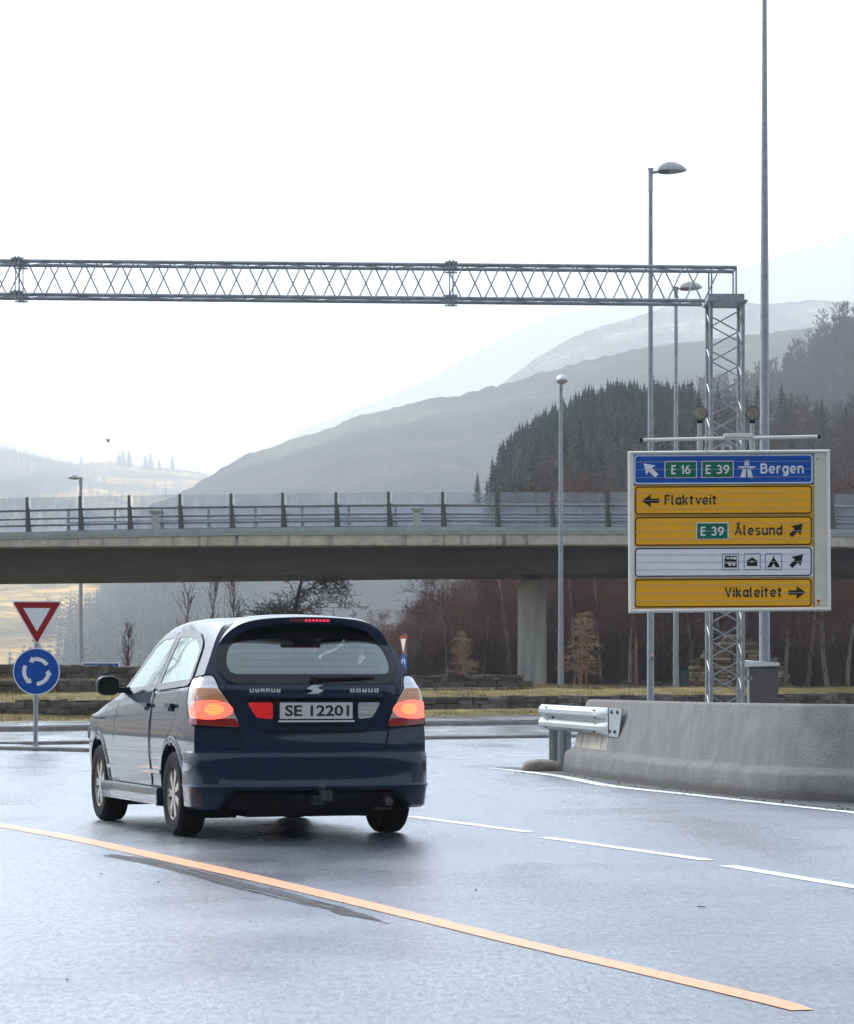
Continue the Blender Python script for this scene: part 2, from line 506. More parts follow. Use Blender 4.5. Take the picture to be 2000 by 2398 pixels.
def poly_island(name, P, z0, z1, mtop):
    root = MB(); root.prism([Vector((x, y, z0)) for x, y in P], (0, 0, z1-z0)); o = root.build(name, mtop, bevel=0.012)
    return tag(o, kind='structure')
poly_island('splitter_island', [(-14.5,51.8),(-10,49.9),(-6.9,48.25),(-5.75,47.25),(-5.3,46.75),(-5.22,46.95),(-5.5,47.9),(-6.9,50.2),(-10,52.4),(-14.5,54)], -.05, .052, PAVING)
mb = MB()
edge = [Vector((x, y, 0)) for x, y in [(-14.5,51.75),(-10,49.85),(-6.9,48.2),(-5.75,47.2),(-5.28,46.68)]]
for i in range(len(edge)-1):
    a0, b0 = edge[i], edge[i+1]; n_ = max(1, round((b0-a0).length/0.9))
    for k in range(n_):
        a = a0.lerp(b0, k/n_ + .004); b = a0.lerp(b0, (k+1)/n_ - .004); d = (b-a).normalized(); nn = Vector((-d.y, d.x, 0))
        mb.sweep([[q + Vector((0,0,-.05)), q + Vector((0,0,.052)), q + nn*.015 + Vector((0,0,.064)), q + nn*.14 + Vector((0,0,.064)), q + nn*.14 + Vector((0,0,-.05))] for q in (a, b)])
tag(mb.build('splitter_island_kerb', KERB), kind='structure')

# unseen slope added behind the camera to darken reflections in the car's rear
hb = [[Vector((x, -30 - 25*j, -.3 + 75*(j/6)**1.2*(1 + .25*math.sin(x*.013 + j)))) for x in range(-900, 901, 60)] for j in range(7)]
sheet('added_slope', hb, mat('dark_slope', (.018,.018,.012), .95, spec=.05, col2=(.04,.035,.02), scale=.2))
# ---- winter grass blades
def grass_blades(n, zf):
    V = np.zeros((n, 3, 3)); 
    for i in range(n):
        x, y, z = zf()
        h = random.uniform(.03, .11); a = random.uniform(0, 6.28); wd = random.uniform(.006, .014)
        V[i, 0] = (x - wd*math.cos(a), y - wd*math.sin(a), z - .01)
        V[i, 1] = (x + wd*math.cos(a), y + wd*math.sin(a), z - .01)
        V[i, 2] = (x + random.gauss(0, .04), y + random.gauss(0, .04), z + h)
    return V.reshape(-1, 3), np.arange(n*3).reshape(-1, 3)
def terr_pick():
    f = random.uniform(-.12, 1.7); q = random.random()
    bands = (((68.4,83.5,.2,.2),(71.05,87.05,.40,.44)), ((71.25,87.25,.63,.71),(75.0,91.0,.885,.93)), ((75.3,91.3,1.11,.95),(78,95,1.22,.98)), ((78,95,1.22,.98),(99,117,1.42,1.03)))
    b = bands[random.choices(range(4), (4, 4, 4, 7))[0]]
    lo = [b[0][k] + (b[1][k]-b[0][k])*q for k in range(4)]
    Y = lo[0] + (lo[1]-lo[0])*f; z = lo[2] + (lo[3]-lo[2])*f; u = f*1250
    return ((u-1000)/FPX*Y, Y, z)
V, F = grass_blades(70000, terr_pick)
GRASS_B = mat('straw_grass', (0.17, 0.122, 0.042), 0.8, spec=.1, col2=(0.35, 0.26, 0.11), scale=1.6, island=0.35)
tag(link('grass', np_mesh('grass', V, F, GRASS_B)), kind='stuff')
# greener tufts
def tuft_pick():
    while True:
        p = terr_pick()
        if math.sin(p[0]*1.7)*math.sin(p[1]*1.1+1) > .25: return p
V, F = grass_blades(22000, tuft_pick)
tag(link('grass', np_mesh('grass', V, F, mat('green_grass', (0.055, 0.065, 0.022), 0.8, spec=.1, col2=(0.1, 0.1, 0.038), scale=3, island=0.3))), kind='stuff')

# ================================================================ HILLS
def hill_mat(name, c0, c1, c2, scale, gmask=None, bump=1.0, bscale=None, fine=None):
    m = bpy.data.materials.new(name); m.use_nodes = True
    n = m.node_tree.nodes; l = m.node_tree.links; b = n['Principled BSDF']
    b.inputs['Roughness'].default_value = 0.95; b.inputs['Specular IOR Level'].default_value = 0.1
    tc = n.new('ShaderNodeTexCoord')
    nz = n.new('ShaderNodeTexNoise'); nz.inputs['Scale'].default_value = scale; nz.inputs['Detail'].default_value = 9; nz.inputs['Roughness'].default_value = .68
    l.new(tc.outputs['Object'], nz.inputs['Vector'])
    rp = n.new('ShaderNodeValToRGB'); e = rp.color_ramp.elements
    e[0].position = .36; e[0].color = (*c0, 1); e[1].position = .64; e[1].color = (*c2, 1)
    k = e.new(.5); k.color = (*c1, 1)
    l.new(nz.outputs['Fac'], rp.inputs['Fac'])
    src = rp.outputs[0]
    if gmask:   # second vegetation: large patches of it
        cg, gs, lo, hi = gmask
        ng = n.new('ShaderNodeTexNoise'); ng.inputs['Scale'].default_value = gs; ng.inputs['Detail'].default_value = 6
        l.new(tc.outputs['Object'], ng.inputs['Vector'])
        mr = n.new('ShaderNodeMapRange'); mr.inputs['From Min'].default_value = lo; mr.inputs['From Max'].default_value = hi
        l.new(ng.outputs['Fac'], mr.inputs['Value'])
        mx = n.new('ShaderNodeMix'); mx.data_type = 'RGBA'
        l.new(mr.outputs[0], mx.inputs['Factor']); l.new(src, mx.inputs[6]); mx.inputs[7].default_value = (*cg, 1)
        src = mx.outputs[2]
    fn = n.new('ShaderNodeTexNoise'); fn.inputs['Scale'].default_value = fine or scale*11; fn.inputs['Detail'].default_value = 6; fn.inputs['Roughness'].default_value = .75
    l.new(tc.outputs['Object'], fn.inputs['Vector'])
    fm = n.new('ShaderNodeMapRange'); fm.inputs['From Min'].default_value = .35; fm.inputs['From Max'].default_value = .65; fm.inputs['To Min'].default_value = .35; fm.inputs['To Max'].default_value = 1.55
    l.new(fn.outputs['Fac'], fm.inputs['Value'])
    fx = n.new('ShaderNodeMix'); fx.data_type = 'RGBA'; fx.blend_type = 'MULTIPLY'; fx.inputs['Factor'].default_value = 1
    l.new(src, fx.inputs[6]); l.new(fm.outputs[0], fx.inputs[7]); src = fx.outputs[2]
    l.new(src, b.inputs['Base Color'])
    nb = n.new('ShaderNodeTexNoise'); nb.inputs['Scale'].default_value = bscale or scale*6; nb.inputs['Detail'].default_value = 8; nb.inputs['Roughness'].default_value = .7
    l.new(tc.outputs['Object'], nb.inputs['Vector'])
    bp = n.new('ShaderNodeBump'); bp.inputs['Strength'].default_value = bump; bp.inputs['Distance'].default_value = .8/scale*.1
    l.new(nb.outputs['Fac'], bp.inputs['Height']); l.new(bp.outputs[0], b.inputs['Normal'])
    return m

def vnoise(x, y, seed):
    """smooth value noise on arrays"""
    r = np.random.default_rng(seed); T = r.random((64, 64))
    xi = np.floor(x).astype(int); yi = np.floor(y).astype(int); fx = x-xi; fy = y-yi
    fx = fx*fx*(3-2*fx); fy = fy*fy*(3-2*fy)
    g = lambda a, b: T[a % 64, b % 64]
    return (g(xi,yi)*(1-fx)+g(xi+1,yi)*fx)*(1-fy) + (g(xi,yi+1)*(1-fx)+g(xi+1,yi+1)*fx)*fy - .5
def fbm(x, y, seed, o=5):
    s = 0; a = 1
    for k in range(o):
        s = s + a*vnoise(x*2**k, y*2**k, seed+k); a *= .5
    return s

HILLS = {}
def hill(name, ridge, Yfar, Ynear, m, base_z=1.0, bow=1.25, amp=0.03, nu=140, nt=60, seed=1, rough=0.004):
    us = np.linspace(ridge[0][0], ridge[-1][0], nu)
    rv = np.interp(us, [p[0] for p in ridge], [p[1] for p in ridge])
    top = CAM_H + (HORIZON - rv)/FPX*Yfar
    t = np.concatenate([np.linspace(0, 1, nt), 1 + np.linspace(.05, .6, 8)])
    U, T = np.meshgrid(us, t, indexing='ij')
    Y = Ynear + (Yfar-Ynear)*T
    X = (U-1000)/FPX*(Yfar*.75 + Y*.25)
    Tc = np.clip(T, 0, 1)
    prof = np.where(T <= 1, Tc**bow, 1-(T-1)**2*2.2)
    H = (top[:, None]-base_z)
    nz = fbm(U/180.0*1.0+seed*3.1, T*5+seed, seed)*amp*H*np.sin(np.pi*np.clip(T, 0, 1))*2
    fine = fbm(U/14.0, T*40, seed+20, 4)*rough*Yfar*.1
    Z = base_z + H*prof + nz + fine*np.clip(T*3, 0, 1)
    # where it stands in front of the camera the ridge must keep its height: spread in X follows distance
    X = (U-1000)/FPX*Y if Ynear > .3*Yfar else X
    V = np.stack([X, Y, Z], -1)
    n0, n1 = V.shape[:2]
    I = np.arange(n0*n1).reshape(n0, n1)
    F = np.stack([I[:-1,:-1], I[1:,:-1], I[1:,1:], I[:-1,1:]], -1).reshape(-1, 4)
    me = np_mesh(name, V.reshape(-1, 3), F, m); me.shade_smooth()
    HILLS[seed] = V
    o = link(name, me)
    return tag(o, kind='structure')

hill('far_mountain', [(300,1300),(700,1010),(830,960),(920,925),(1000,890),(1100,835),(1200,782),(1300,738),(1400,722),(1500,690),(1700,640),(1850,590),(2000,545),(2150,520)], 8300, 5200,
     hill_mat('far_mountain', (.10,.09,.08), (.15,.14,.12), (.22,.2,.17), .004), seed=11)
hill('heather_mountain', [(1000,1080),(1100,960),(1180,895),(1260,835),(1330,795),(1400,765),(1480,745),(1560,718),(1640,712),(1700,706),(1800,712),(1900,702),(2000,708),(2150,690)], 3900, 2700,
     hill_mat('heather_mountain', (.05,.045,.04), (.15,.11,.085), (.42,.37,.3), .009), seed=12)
hill('round_hill', [(90,1590),(160,1500),(250,1340),(290,1250),(330,1195),(430,1150),(470,1128),(510,1103),(570,1066),(640,1046),(690,1027),(780,1001),(820,978),(870,968),(1000,936),(1080,925),(1200,893),(1350,850),(1500,815),(1700,790),(2150,740),(3000,700),(3800,690)], 2300, 1000,
     hill_mat('round_hill', (.010,.013,.013), (.032,.027,.025), (.10,.082,.066), .011, gmask=((.17,.18,.11), .0022, .62, .7), bump=1.6), seed=13, bow=1.1, rough=.009, nu=340, nt=90)
hill('sunlit_hill', [(-6000,700),(-3500,800),(-1500,960),(-250,1035),(-100,1046),(0,1052),(60,1060),(130,1078),(180,1088),(215,1082),(260,1080),(330,1092),(400,1098),(470,1106),(540,1122),(640,1150),(760,1190)], 4700, 1300,
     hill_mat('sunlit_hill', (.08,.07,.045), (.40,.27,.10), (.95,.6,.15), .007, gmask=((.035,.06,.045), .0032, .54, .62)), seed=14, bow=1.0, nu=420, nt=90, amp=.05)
hill('dark_hillside', [(1200,1500),(1400,1150),(1480,1040),(1560,985),(1640,945),(1720,915),(1780,895),(1830,872),(1880,835),(1920,795),(1960,768),(2000,742),(2100,670),(2200,640),(2700,560),(3800,480)], 950, 500,
     hill_mat('dark_hillside', (.03,.03,.032), (.055,.045,.045), (.085,.065,.06), .03), seed=15, nu=210, nt=60)
hill('wooded_hill', [(820,1595),(900,1540),(980,1440),(1085,1345),(1142,1243),(1172,1167),(1220,1120),(1260,1090),(1320,1055),(1380,1027),(1450,1008),(1540,1004),(1600,1006),(1650,1018),(1700,1008),(1800,1000),(1870,1000),(2000,1015),(2200,1015),(2800,960),(3800,900)], 430, 175,
     hill_mat('wooded_hill', (.018,.02,.016), (.04,.033,.027), (.085,.06,.04), .08), seed=16, nu=270, nt=80, bow=.95, amp=.06)
# ================================================================ BRIDGE
def bxy(u):
    Y = 108 + (103-108)*(u-360)/(1355-360)
    return Vector(((u-1000)/FPX*Y, Y, 0))
def bz(v, u): return CAM_H + (HORIZON-v)/FPX*bxy(u).y
B_TOP = [(-500,1180),(0,1165),(400,1157),(900,1151),(1470,1151),(2000,1155),(2500,1162)]
B_CHT = [(-500,1257),(0,1247),(300,1240),(700,1235),(900,1234),(1470,1235),(2000,1240),(2500,1247)]
B_CHB = [(-500,1274),(0,1263),(571,1253),(900,1252),(1470,1251),(2000,1257),(2500,1264)]
B_EDB = [(-500,1290),(0,1280),(571,1277),(900,1276),(1470,1275),(2000,1280),(2500,1286)]
B_GIB = [(-500,1356),(0,1351),(300,1347),(571,1343.5),(850,1340),(1400,1338),(2000,1339),(2500,1345)]
US = list(range(-2450, 4051, 50))
bdir = (bxy(1355)-bxy(360)).normalized(); bnor = Vector((-bdir.y, bdir.x, 0))     # bnor points away from the camera
if bnor.y < 0: bnor = -bnor
def bp(u, table, inset=0.0, dz=0.0):
    p = bxy(u); return Vector((p.x, p.y, bz(interp(table, u), u) + dz)) + bnor*inset
BW = 8.6
bo = bxy(1000)
bridge = empty('bridge', bo, 'grey concrete road bridge with dark girder crossing above the road', 'bridge')
def bstain(name, base):
    """concrete with dark run-off streaks hanging from the top edge"""
    m = mat(name, base, .9, var=.22, scale=2.2, bump=.3, bscale=14)
    n = m.node_tree.nodes; l = m.node_tree.links; b = n['Principled BSDF']
    src = b.inputs['Base Color'].links[0].from_socket
    tc = n.new('ShaderNodeTexCoord'); mp = n.new('ShaderNodeMapping'); mp.inputs['Scale'].default_value = (1.1, 1.1, .12)
    l.new(tc.outputs['Object'], mp.inputs['Vector'])
    nz = n.new('ShaderNodeTexNoise'); nz.inputs['Scale'].default_value = 2.6; nz.inputs['Detail'].default_value = 6
    l.new(mp.outputs[0], nz.inputs['Vector'])
    mr = n.new('ShaderNodeMapRange'); mr.inputs['From Min'].default_value = .565; mr.inputs['From Max'].default_value = .72
    l.new(nz.outputs['Fac'], mr.inputs['Value'])
    mx = n.new('ShaderNodeMix'); mx.data_type = 'RGBA'
    l.new(mr.outputs[0], mx.inputs['Factor']); l.new(src, mx.inputs[6]); mx.inputs[7].default_value = (.07,.055,.045,1)
    l.new(mx.outputs[2], b.inputs['Base Color'])
    return m
EDGE_M = bstain('stained_edge_concrete', (.46,.43,.38))
STEEL_CH = mat('painted_steel_fascia', (.3,.36,.37), .5, .3, var=.15, scale=2, bump=.1, bscale=10)
mb = MB()
mb.sweep([[bp(u,B_GIB,1.0), bp(u,B_GIB,1.0+BW-2.0), bp(u,B_EDB,BW-1.0,.05), bp(u,B_EDB,1.0,.05)] for u in US])
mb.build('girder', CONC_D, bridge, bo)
mb = MB()
mb.sweep([[bp(u,B_EDB,0), bp(u,B_EDB,.06,-.03), bp(u,B_EDB,BW-.06,-.03), bp(u,B_EDB,BW), bp(u,B_CHB,BW), bp(u,B_CHB,0)] for u in US])
mb.build('edge_beam', EDGE_M, bridge, bo)
for ins in (0, 1):
    mb = MB(); s = -.05 if ins == 0 else BW+.05; s2 = .25 if ins == 0 else BW-.25
    mb.sweep([[bp(u,B_CHB,s,.002), bp(u,B_CHB,s2,.002), bp(u,B_CHT,s2), bp(u,B_CHT,s)] for u in US])
    # flange line along the middle of the fascia
    mb.sweep([[bp(u,B_CHB,s-.02 if ins==0 else s+.02,.10), bp(u,B_CHB,s,.10), bp(u,B_CHB,s,.13), bp(u,B_CHB,s-.02 if ins==0 else s+.02,.13)] for u in US])
    mb.build('steel_fascia', STEEL_CH, bridge, bo)
mb = MB(); mb.sweep([[bp(u,B_CHB,.3,.02), bp(u,B_CHB,BW-.3,.02), bp(u,B_CHB,BW-.3,.08), bp(u,B_CHB,.3,.08)] for u in US])
mb.build('deck', CONC, bridge, bo)
# pier: rounded rectangle column, u 1215-1279
pc = bxy(1247) + bnor*3.4
PIERM = mat('pier_concrete', (.36,.35,.32), .9, var=.28, scale=3, bump=.3, bscale=14, stretch=(1.6,1.6,.12))
hw = .5
def rrect(cx, cy, hx, hy, r, n=5):
    out = []
    for (sx, sy, a0) in ((1,1,0),(-1,1,90),(-1,-1,180),(1,-1,270)):
        for k in range(n+1):
            t = R(a0 + 90*k/n); out.append((cx + sx*(hx-r) + r*math.cos(t), cy + sy*(hy-r) + r*math.sin(t)))
    return out
pcx = (1246-1000)/FPX*pc.y; gb = bz(1340,1247)
mb = MB()
q = rrect(pcx, pc.y, .505, .5, .12)
mb.sweep([[Vector((x, y, .85)) for x, y in q], [Vector((x, y, gb-.28)) for x, y in q]])
q2 = rrect(pcx+.04, pc.y, .44, .44, .1)
mb.sweep([[Vector((x, y, gb-.285)) for x, y in q2], [Vector((x, y, gb-.16)) for x, y in q2]])
mb.build('pier', PIERM, bridge, bo, smooth=True)
mb = MB(); mb.box((pcx, pc.y, gb-.075), (.62, .62, .165)); mb.box((pcx, pc.y, gb+.02), (1.1, .9, .06))
mb.build('bearing', BLACK, bridge, bo)

# ---- railing with noise-screen panes (near and far side)
SCREEN = bpy.data.materials.new('frosted_screen'); SCREEN.use_nodes = True
n = SCREEN.node_tree.nodes; l = SCREEN.node_tree.links; b = n['Principled BSDF']
b.inputs['Base Color'].default_value = (.55,.6,.66,1); b.inputs['Roughness'].default_value = .2
tr = n.new('ShaderNodeBsdfTransparent'); tr.inputs['Color'].default_value = (.93,.95,.97,1)
ms = n.new('ShaderNodeMixShader')
tc = n.new('ShaderNodeTexCoord'); nz = n.new('ShaderNodeTexNoise'); nz.inputs['Scale'].default_value = 1.4; nz.inputs['Detail'].default_value = 7
mp = n.new('ShaderNodeMapping'); mp.inputs['Scale'].default_value = (2, 2, .6)
l.new(tc.outputs['Object'], mp.inputs['Vector']); l.new(mp.outputs[0], nz.inputs['Vector'])
mr = n.new('ShaderNodeMapRange'); mr.inputs['From Min'].default_value = .3; mr.inputs['From Max'].default_value = .7; mr.inputs['To Min'].default_value = .10; mr.inputs['To Max'].default_value = .25
l.new(nz.outputs['Fac'], mr.inputs['Value']); l.new(mr.outputs[0], ms.inputs['Fac'])
l.new(tr.outputs[0], ms.inputs[1]); l.new(b.outputs[0], ms.inputs[2]); l.new(ms.outputs[0], n['Material Output'].inputs['Surface'])

posts = [-56, 61, 185, 300, 419, 539, 660, 785, 908, 1035, 1161.5, 1291, 1420, 1549, 1679, 1809, 1946, 2074, 2203, 2332, 2461, 2590, 2719, 2848]
def railing(label, inset, us, side, dark):
    org = bxy(1000) + bnor*inset
    rt = empty('bridge_railing', org, label, 'railing')
    d = bdir; s = -1 if side == 0 else 1
    PM = mat('railing_post_steel', (.085,.09,.1) if dark else (.2,.22,.24), .5, .4, var=.2, scale=6)
    RM = mat('railing_tube_steel', (.17,.185,.2), .45, .45, var=.25, scale=5)
    for u in us:
        zb, zt = bp(u,B_CHT,inset).z, bp(u,B_TOP,inset).z
        p = bxy(u) + bnor*inset
        mb = MB()
        # tapered I post: outer flange upright, web widening towards the foot
        f = lambda a, y, z: p + d*a + bnor*(y*-s) + Vector((0,0,z))
        mb.hexa([f(-.055,-.05,zb), f(.055,-.05,zb), f(.055,-.03,zb), f(-.055,-.03,zb), f(-.055,-.05,zt), f(.055,-.05,zt), f(.055,-.03,zt), f(-.055,-.03,zt)])
        mb.hexa([f(.0,-.028,zb), f(.16,-.028,zb), f(.16,.02,zb), f(.0,.02,zb), f(.0,-.028,zt-.4), f(.075,-.028,zt-.4), f(.075,.02,zt-.4), f(.0,.02,zt-.4)])
        mb.hexa([f(-.012,-.028,zb), f(.012,-.028,zb), f(.012,.17,zb), f(-.012,.17,zb), f(-.012,-.028,zt), f(.012,-.028,zt), f(.012,.05,zt), f(-.012,.05,zt)])
        for hz in (.1, .3, .7, 1.0):
            c = f(-.02,-.055,zb+hz*(zt-zb)*.95); mb.box(c, (.03,.02,.04))
        mb.build('post', PM, rt, org)
    uu = [us[0] + (us[-1]-us[0])*i/48 for i in range(49)]
    for fr, r in ((.555, .05), (.19, .045), (.38, .04)):
        mb = MB(); secs = []
        for u in uu:
            zb, zt = bp(u,B_CHT,inset).z, bp(u,B_TOP,inset).z
            c = bxy(u) + bnor*(inset - .13*s) ; c.z = zb + (zt-zb)*fr + (.09 if fr > .5 else 0)
            secs.append([c + bnor*(r*math.cos(t)) + Vector((0,0,r*math.sin(t))) for t in [2*math.pi*k/8 for k in range(8)]])
        mb.sweep(secs); mb.build('rail', RM, rt, org, smooth=True)
    for i in range(len(us)-1):
        mb = MB()
        a, b_ = us[i] + 3, us[i+1] - 3
        P = []
        for u in (a, b_):
            P.append([bp(u,B_CHT,inset+.20,.03), bp(u,B_CHT,inset+.212,.03), bp(u,B_TOP,inset+.212,-.005), bp(u,B_TOP,inset+.20,-.005)])
        mb.sweep(P); mb.build('screen_pane', SCREEN, rt, org)
    return rt
railing('dark steel bridge railing with frosted panes on the near edge of the bridge', .12, posts, 0, True)
FAR = [45 + 116.5*i for i in range(-1, 24)]
railing('paler steel railing with frosted panes on the far edge of the bridge', BW-.12, FAR, 1, False)

# flared concrete pedestals standing on the bridge edge
for i, (u, lb) in enumerate(((363, 'pale flared pedestal on the bridge edge, nearer the yield sign'), (977, 'pale flared pedestal on the bridge edge, nearer the concrete pier'))):
    p = bp(u, B_CHT, .0); z0 = p.z; z1 = z0 + (45*1.142/FPX*p.y)*.86
    t = empty('pedestal', p, lb, 'pedestal', 'flared pedestals on the bridge')
    PM = mat('pedestal_concrete', (.4,.41,.4), .8, var=.15, scale=5)
    mb = MB(); mb.box((p.x, p.y+.1, (z0+z1-.14)/2), (.26,.2,z1-.14-z0)); mb.build('column', PM, t, p, bevel=.01)
    mb = MB()
    q = lambda hx, hy, z: [Vector((p.x+a*hx, p.y+.1+b_*hy, z)) for a, b_ in ((-1,-1),(1,-1),(1,1),(-1,1))]
    mb.sweep([q(.14,.11,z1-.139), q(.235,.18,z1-.03), q(.235,.18,z1)]); mb.build('cap', PM, t, p)
# ================================================================ GANTRY (lattice tower and beam)
g0 = at(1702, 1620, 46.35); g0.z = 0
gan = empty('gantry', g0, 'galvanised lattice gantry, tower behind the direction sign and beam over the road', 'gantry')
# tower
TZ = 6.95
XF0, XF1, XB0, XB1 = (1665-1000)/FPX*46.1, (1740-1000)/FPX*46.1, (1655-1000)/FPX*46.75, (1729.5-1000)/FPX*46.75
XB0, XB1 = XF0, XF1
LEG = [Vector((XF0,46.1,0)), Vector((XF1,46.1,0)), Vector((XF1,46.75,0)), Vector((XF0,46.75,0))]
for p in LEG:
    mb = MB(); mb.cyl(p, p+Vector((0,0,TZ)), .030, n=8); mb.build('tower_leg', GALV_D, gan, g0, smooth=True)
pitch = .27
for (i, j, ph) in ((0,1,0),(3,2,1),(0,3,0),(1,2,1)):
    mb = MB(); z = .1; k = ph
    while z + pitch < TZ:
        a, b = (LEG[i], LEG[j]) if k % 2 == 0 else (LEG[j], LEG[i])
        off = Vector((0, -.012 if (i, j) == (0, 1) else .012, 0))
        mb.cyl(a + Vector((0,0,z)) + off, b + Vector((0,0,z+pitch)) + off, .0115, n=6); z += pitch; k += 1
    mb.build('tower_lacing', GALV_D, gan, g0)
mb = MB()
c = (LEG[0]+LEG[2])/2
mb.box(c + Vector((0,0,TZ+.02)), (.62,.8,.03)); mb.build('tower_plate', GALV_D, gan, g0)
# head box that carries the beam
mb = MB(); x0, x1 = at(1659.5,697,45.98).x, at(1744,697,45.98).x
zc = at(1700,697,46).z
mb.box(((x0+x1)/2, 46.02, zc), (x1-x0, .03, .125)); mb.box(((x0+x1)/2, 46.8, zc), (x1-x0, .03, .125))
mb.box(((x0+x1)/2, 46.41, zc-.03), (x1-x0-.03, .74, .012)); mb.box((x0+.02, 46.41, zc), (.03,.75,.12)); mb.box((x1-.02, 46.41, zc), (.03,.75,.12))
mb.build('head_box', GALV, gan, g0, bevel=.004)
# beam
YB0, YB1 = 46.15, 46.62
XR = at(1727,0,46.15).x; XL = -14.2
def bzt(x): return 7.497 + (7.600-7.497)*(XR-x)/11.35
def bzb(x): return bzt(x) - .515
for (y, zf) in ((YB0,bzt),(YB1,bzt),(YB0,bzb),(YB1,bzb)):
    mb = MB(); mb.cyl((XL,y,zf(XL)), (XR - (.02 if zf is bzt else .5), y, zf(XR)), .030, n=8); mb.build('beam_chord', GALV_D, gan, g0, smooth=True)
per = .565
for (y, ph) in ((YB0, 0), (YB1, .5)):
    mb = MB(); x = XR - .25 - per*ph
    while x - per > XL:
        for s in (0, 1):
            xa, xb = x - per*.5*s, x - per*.5*(s+1)
            za, zb = (bzt(xa), bzb(xb)) if s == 0 else (bzb(xa), bzt(xb))
            mb.cyl((xa - .02, y, za), (xb + .02, y, zb), .0115, n=6)
        x -= per
    mb.build('beam_lacing', GALV_D, gan, g0)
for zf in (bzt, bzb):
    mb = MB(); x = XR - .3; k = 0
    while x - per > XL:
        a, b = (YB0, YB1) if k % 2 == 0 else (YB1, YB0)
        mb.cyl((x, a, zf(x)), (x-per, b, zf(x-per)), .012, n=6); x -= per; k += 1
    mb.build('beam_lacing', GALV_D, gan, g0)
mb = MB()
for x, y in ((XR-.02,YB0),(XR-.02,YB1),(XR-.4,YB0),(XR-.4,YB1)):
    mb.cyl((x,y,bzt(x)), (x,y,zc), .014, n=6)
mb.cyl((XR-.02,YB0,bzt(XR)), (XR-.02,YB1,bzt(XR)), .02, n=6); mb.cyl((XR-.4,YB0,bzt(XR)), (XR-.02,YB1,bzt(XR)), .012, n=6)
mb.build('beam_end_frame', GALV_D, gan, g0)
for us_ in (40, 1057, -976):
    x = (us_-1000)/FPX*46.15
    for y in (YB0, YB1):
        mb = MB()
        for zf in (bzt, bzb):
            for s in (-1, 1):
                mb.box((x+s*.028, y, zf(x)), (.03,.12,.13))
                mb.cyl((x-.1,y+.04,zf(x)+.05*s), (x+.1,y+.04,zf(x)+.05*s), .012, n=6)
                mb.cyl((x-.09,y-.04,zf(x)-.03*s), (x+.09,y-.04,zf(x)-.03*s), .012, n=6)
        for s in (-1, 1): mb.cyl((x+s*.028,y,bzt(x)), (x+s*.028,y,bzb(x)), .009, n=6)
        mb.build('beam_splice', GALV, gan, g0)
# the beam's other tower stands beyond the left edge of the picture
mb = MB()
for dx in (0, .5):
    for y in (46.1, 46.75): mb.cyl((XL+dx,y,0), (XL+dx,y,7.1), .034, n=8)
z = .1; k = 0
while z < 6.6:
    for y in (46.1, 46.75):
        mb.cyl((XL+.5*(k%2),y,z), (XL+.5*((k+1)%2),y,z+.27), .0115, n=6)
    z += .27; k += 1
mb.build('tower', GALV_D, gan, g0)

# ================================================================ LAMPS AND MAST
LAMPW = mat('lamp_head_cover', (.5,.5,.48), .45, var=.08, scale=6)
LAMPG = mat('lamp_glass', (.35,.34,.31), .15, spec=.7)
LAMPD = mat('lamp_body', (.16,.155,.15), .5)
def street_lamp(label, X, Y, z0, ztop, r0, r1, side, L, armz=-.08, collar=True):
    """side: direction vector of the head in plan"""
    t = empty('street_lamp', (X,Y,z0), label, 'street lamp', 'street lamps around the junction')
    org = (X,Y,z0)
    mb = MB(); mb.lathe([(r0+.03,z0),(r0+.03,z0+.02),(r0,z0+.03),(r0*.8+r1*.2,z0+1.5),(r1,ztop-.4),(r1*1.28,ztop-.395),(r1*1.28,ztop-.36),(r1*1.15,ztop-.35),(r1*1.15,ztop-.02),(r1*1.6,ztop-.02),(r1*1.6,ztop),(0,ztop)], (X,Y,0), n=14)
    mb.build('pole', GALV, t, org, smooth=True)
    d = Vector((*side, 0)).normalized(); n_ = Vector((-d.y, d.x, 0))
    b = Vector((X,Y,ztop+armz))
    mb = MB(); mb.cyl(b, b + d*.17 + Vector((0,0,.03)), .028, n=8); mb.build('arm', GALV, t, org)
    # head: shell of sections along d
    secs_t = []; secs_b = []; secs_g = []
    prof = [(0,.04,.05,.05),(.04,.07,.085,.06),(.15,.11,.135,.07),(.35,.145,.165,.075),(.6,.15,.15,.06),(.82,.12,.10,.035),(.95,.075,.045,.015),(1,.02,.01,.0)]
    st = b + d*.13 + Vector((0,0,.055))
    for (f, wd, up, dn) in prof:
        c = st + d*(L*f) + Vector((0,0,.04*f*L*0))
        wd *= L/.55; up *= L/.55; dn *= L/.55
        ring = [c + n_*(wd*math.cos(k*math.pi/10)) + Vector((0,0,up*math.sin(k*math.pi/10))) for k in range(11)]
        secs_t.append(ring + [c + n_*(-wd) - Vector((0,0,.012)), c + n_*wd - Vector((0,0,.012))])
        secs_b.append([c + n_*(wd*.97*math.cos(k*math.pi/8)) - Vector((0,0,.013 + dn*math.sin(k*math.pi/8))) for k in range(9)])
    mb = MB(); mb.sweep(secs_t); hd = mb.build('lamp_head', LAMPW, t, org, smooth=True)
    mb = MB(); mb.sweep(secs_b[:4]); mb.build('gear_cover', LAMPD, hd, org, smooth=True)
    mb = MB(); mb.sweep([[p for p in s] for s in secs_b[3:]]); mb.build('lamp_glass', LAMPG, hd, org, smooth=True)
    return t
def lampat(label, u, vtop, Y, z0, r0, r1, side, L):
    p = at(u, vtop, Y); return street_lamp(label, p.x, Y, z0, p.z, r0, r1, side, L)
LA = lampat('tallest street lamp, its pole passing behind the left half of the direction sign', 1523.5, 394, 52, 0.0, .066, .036, (1,.05), .5)
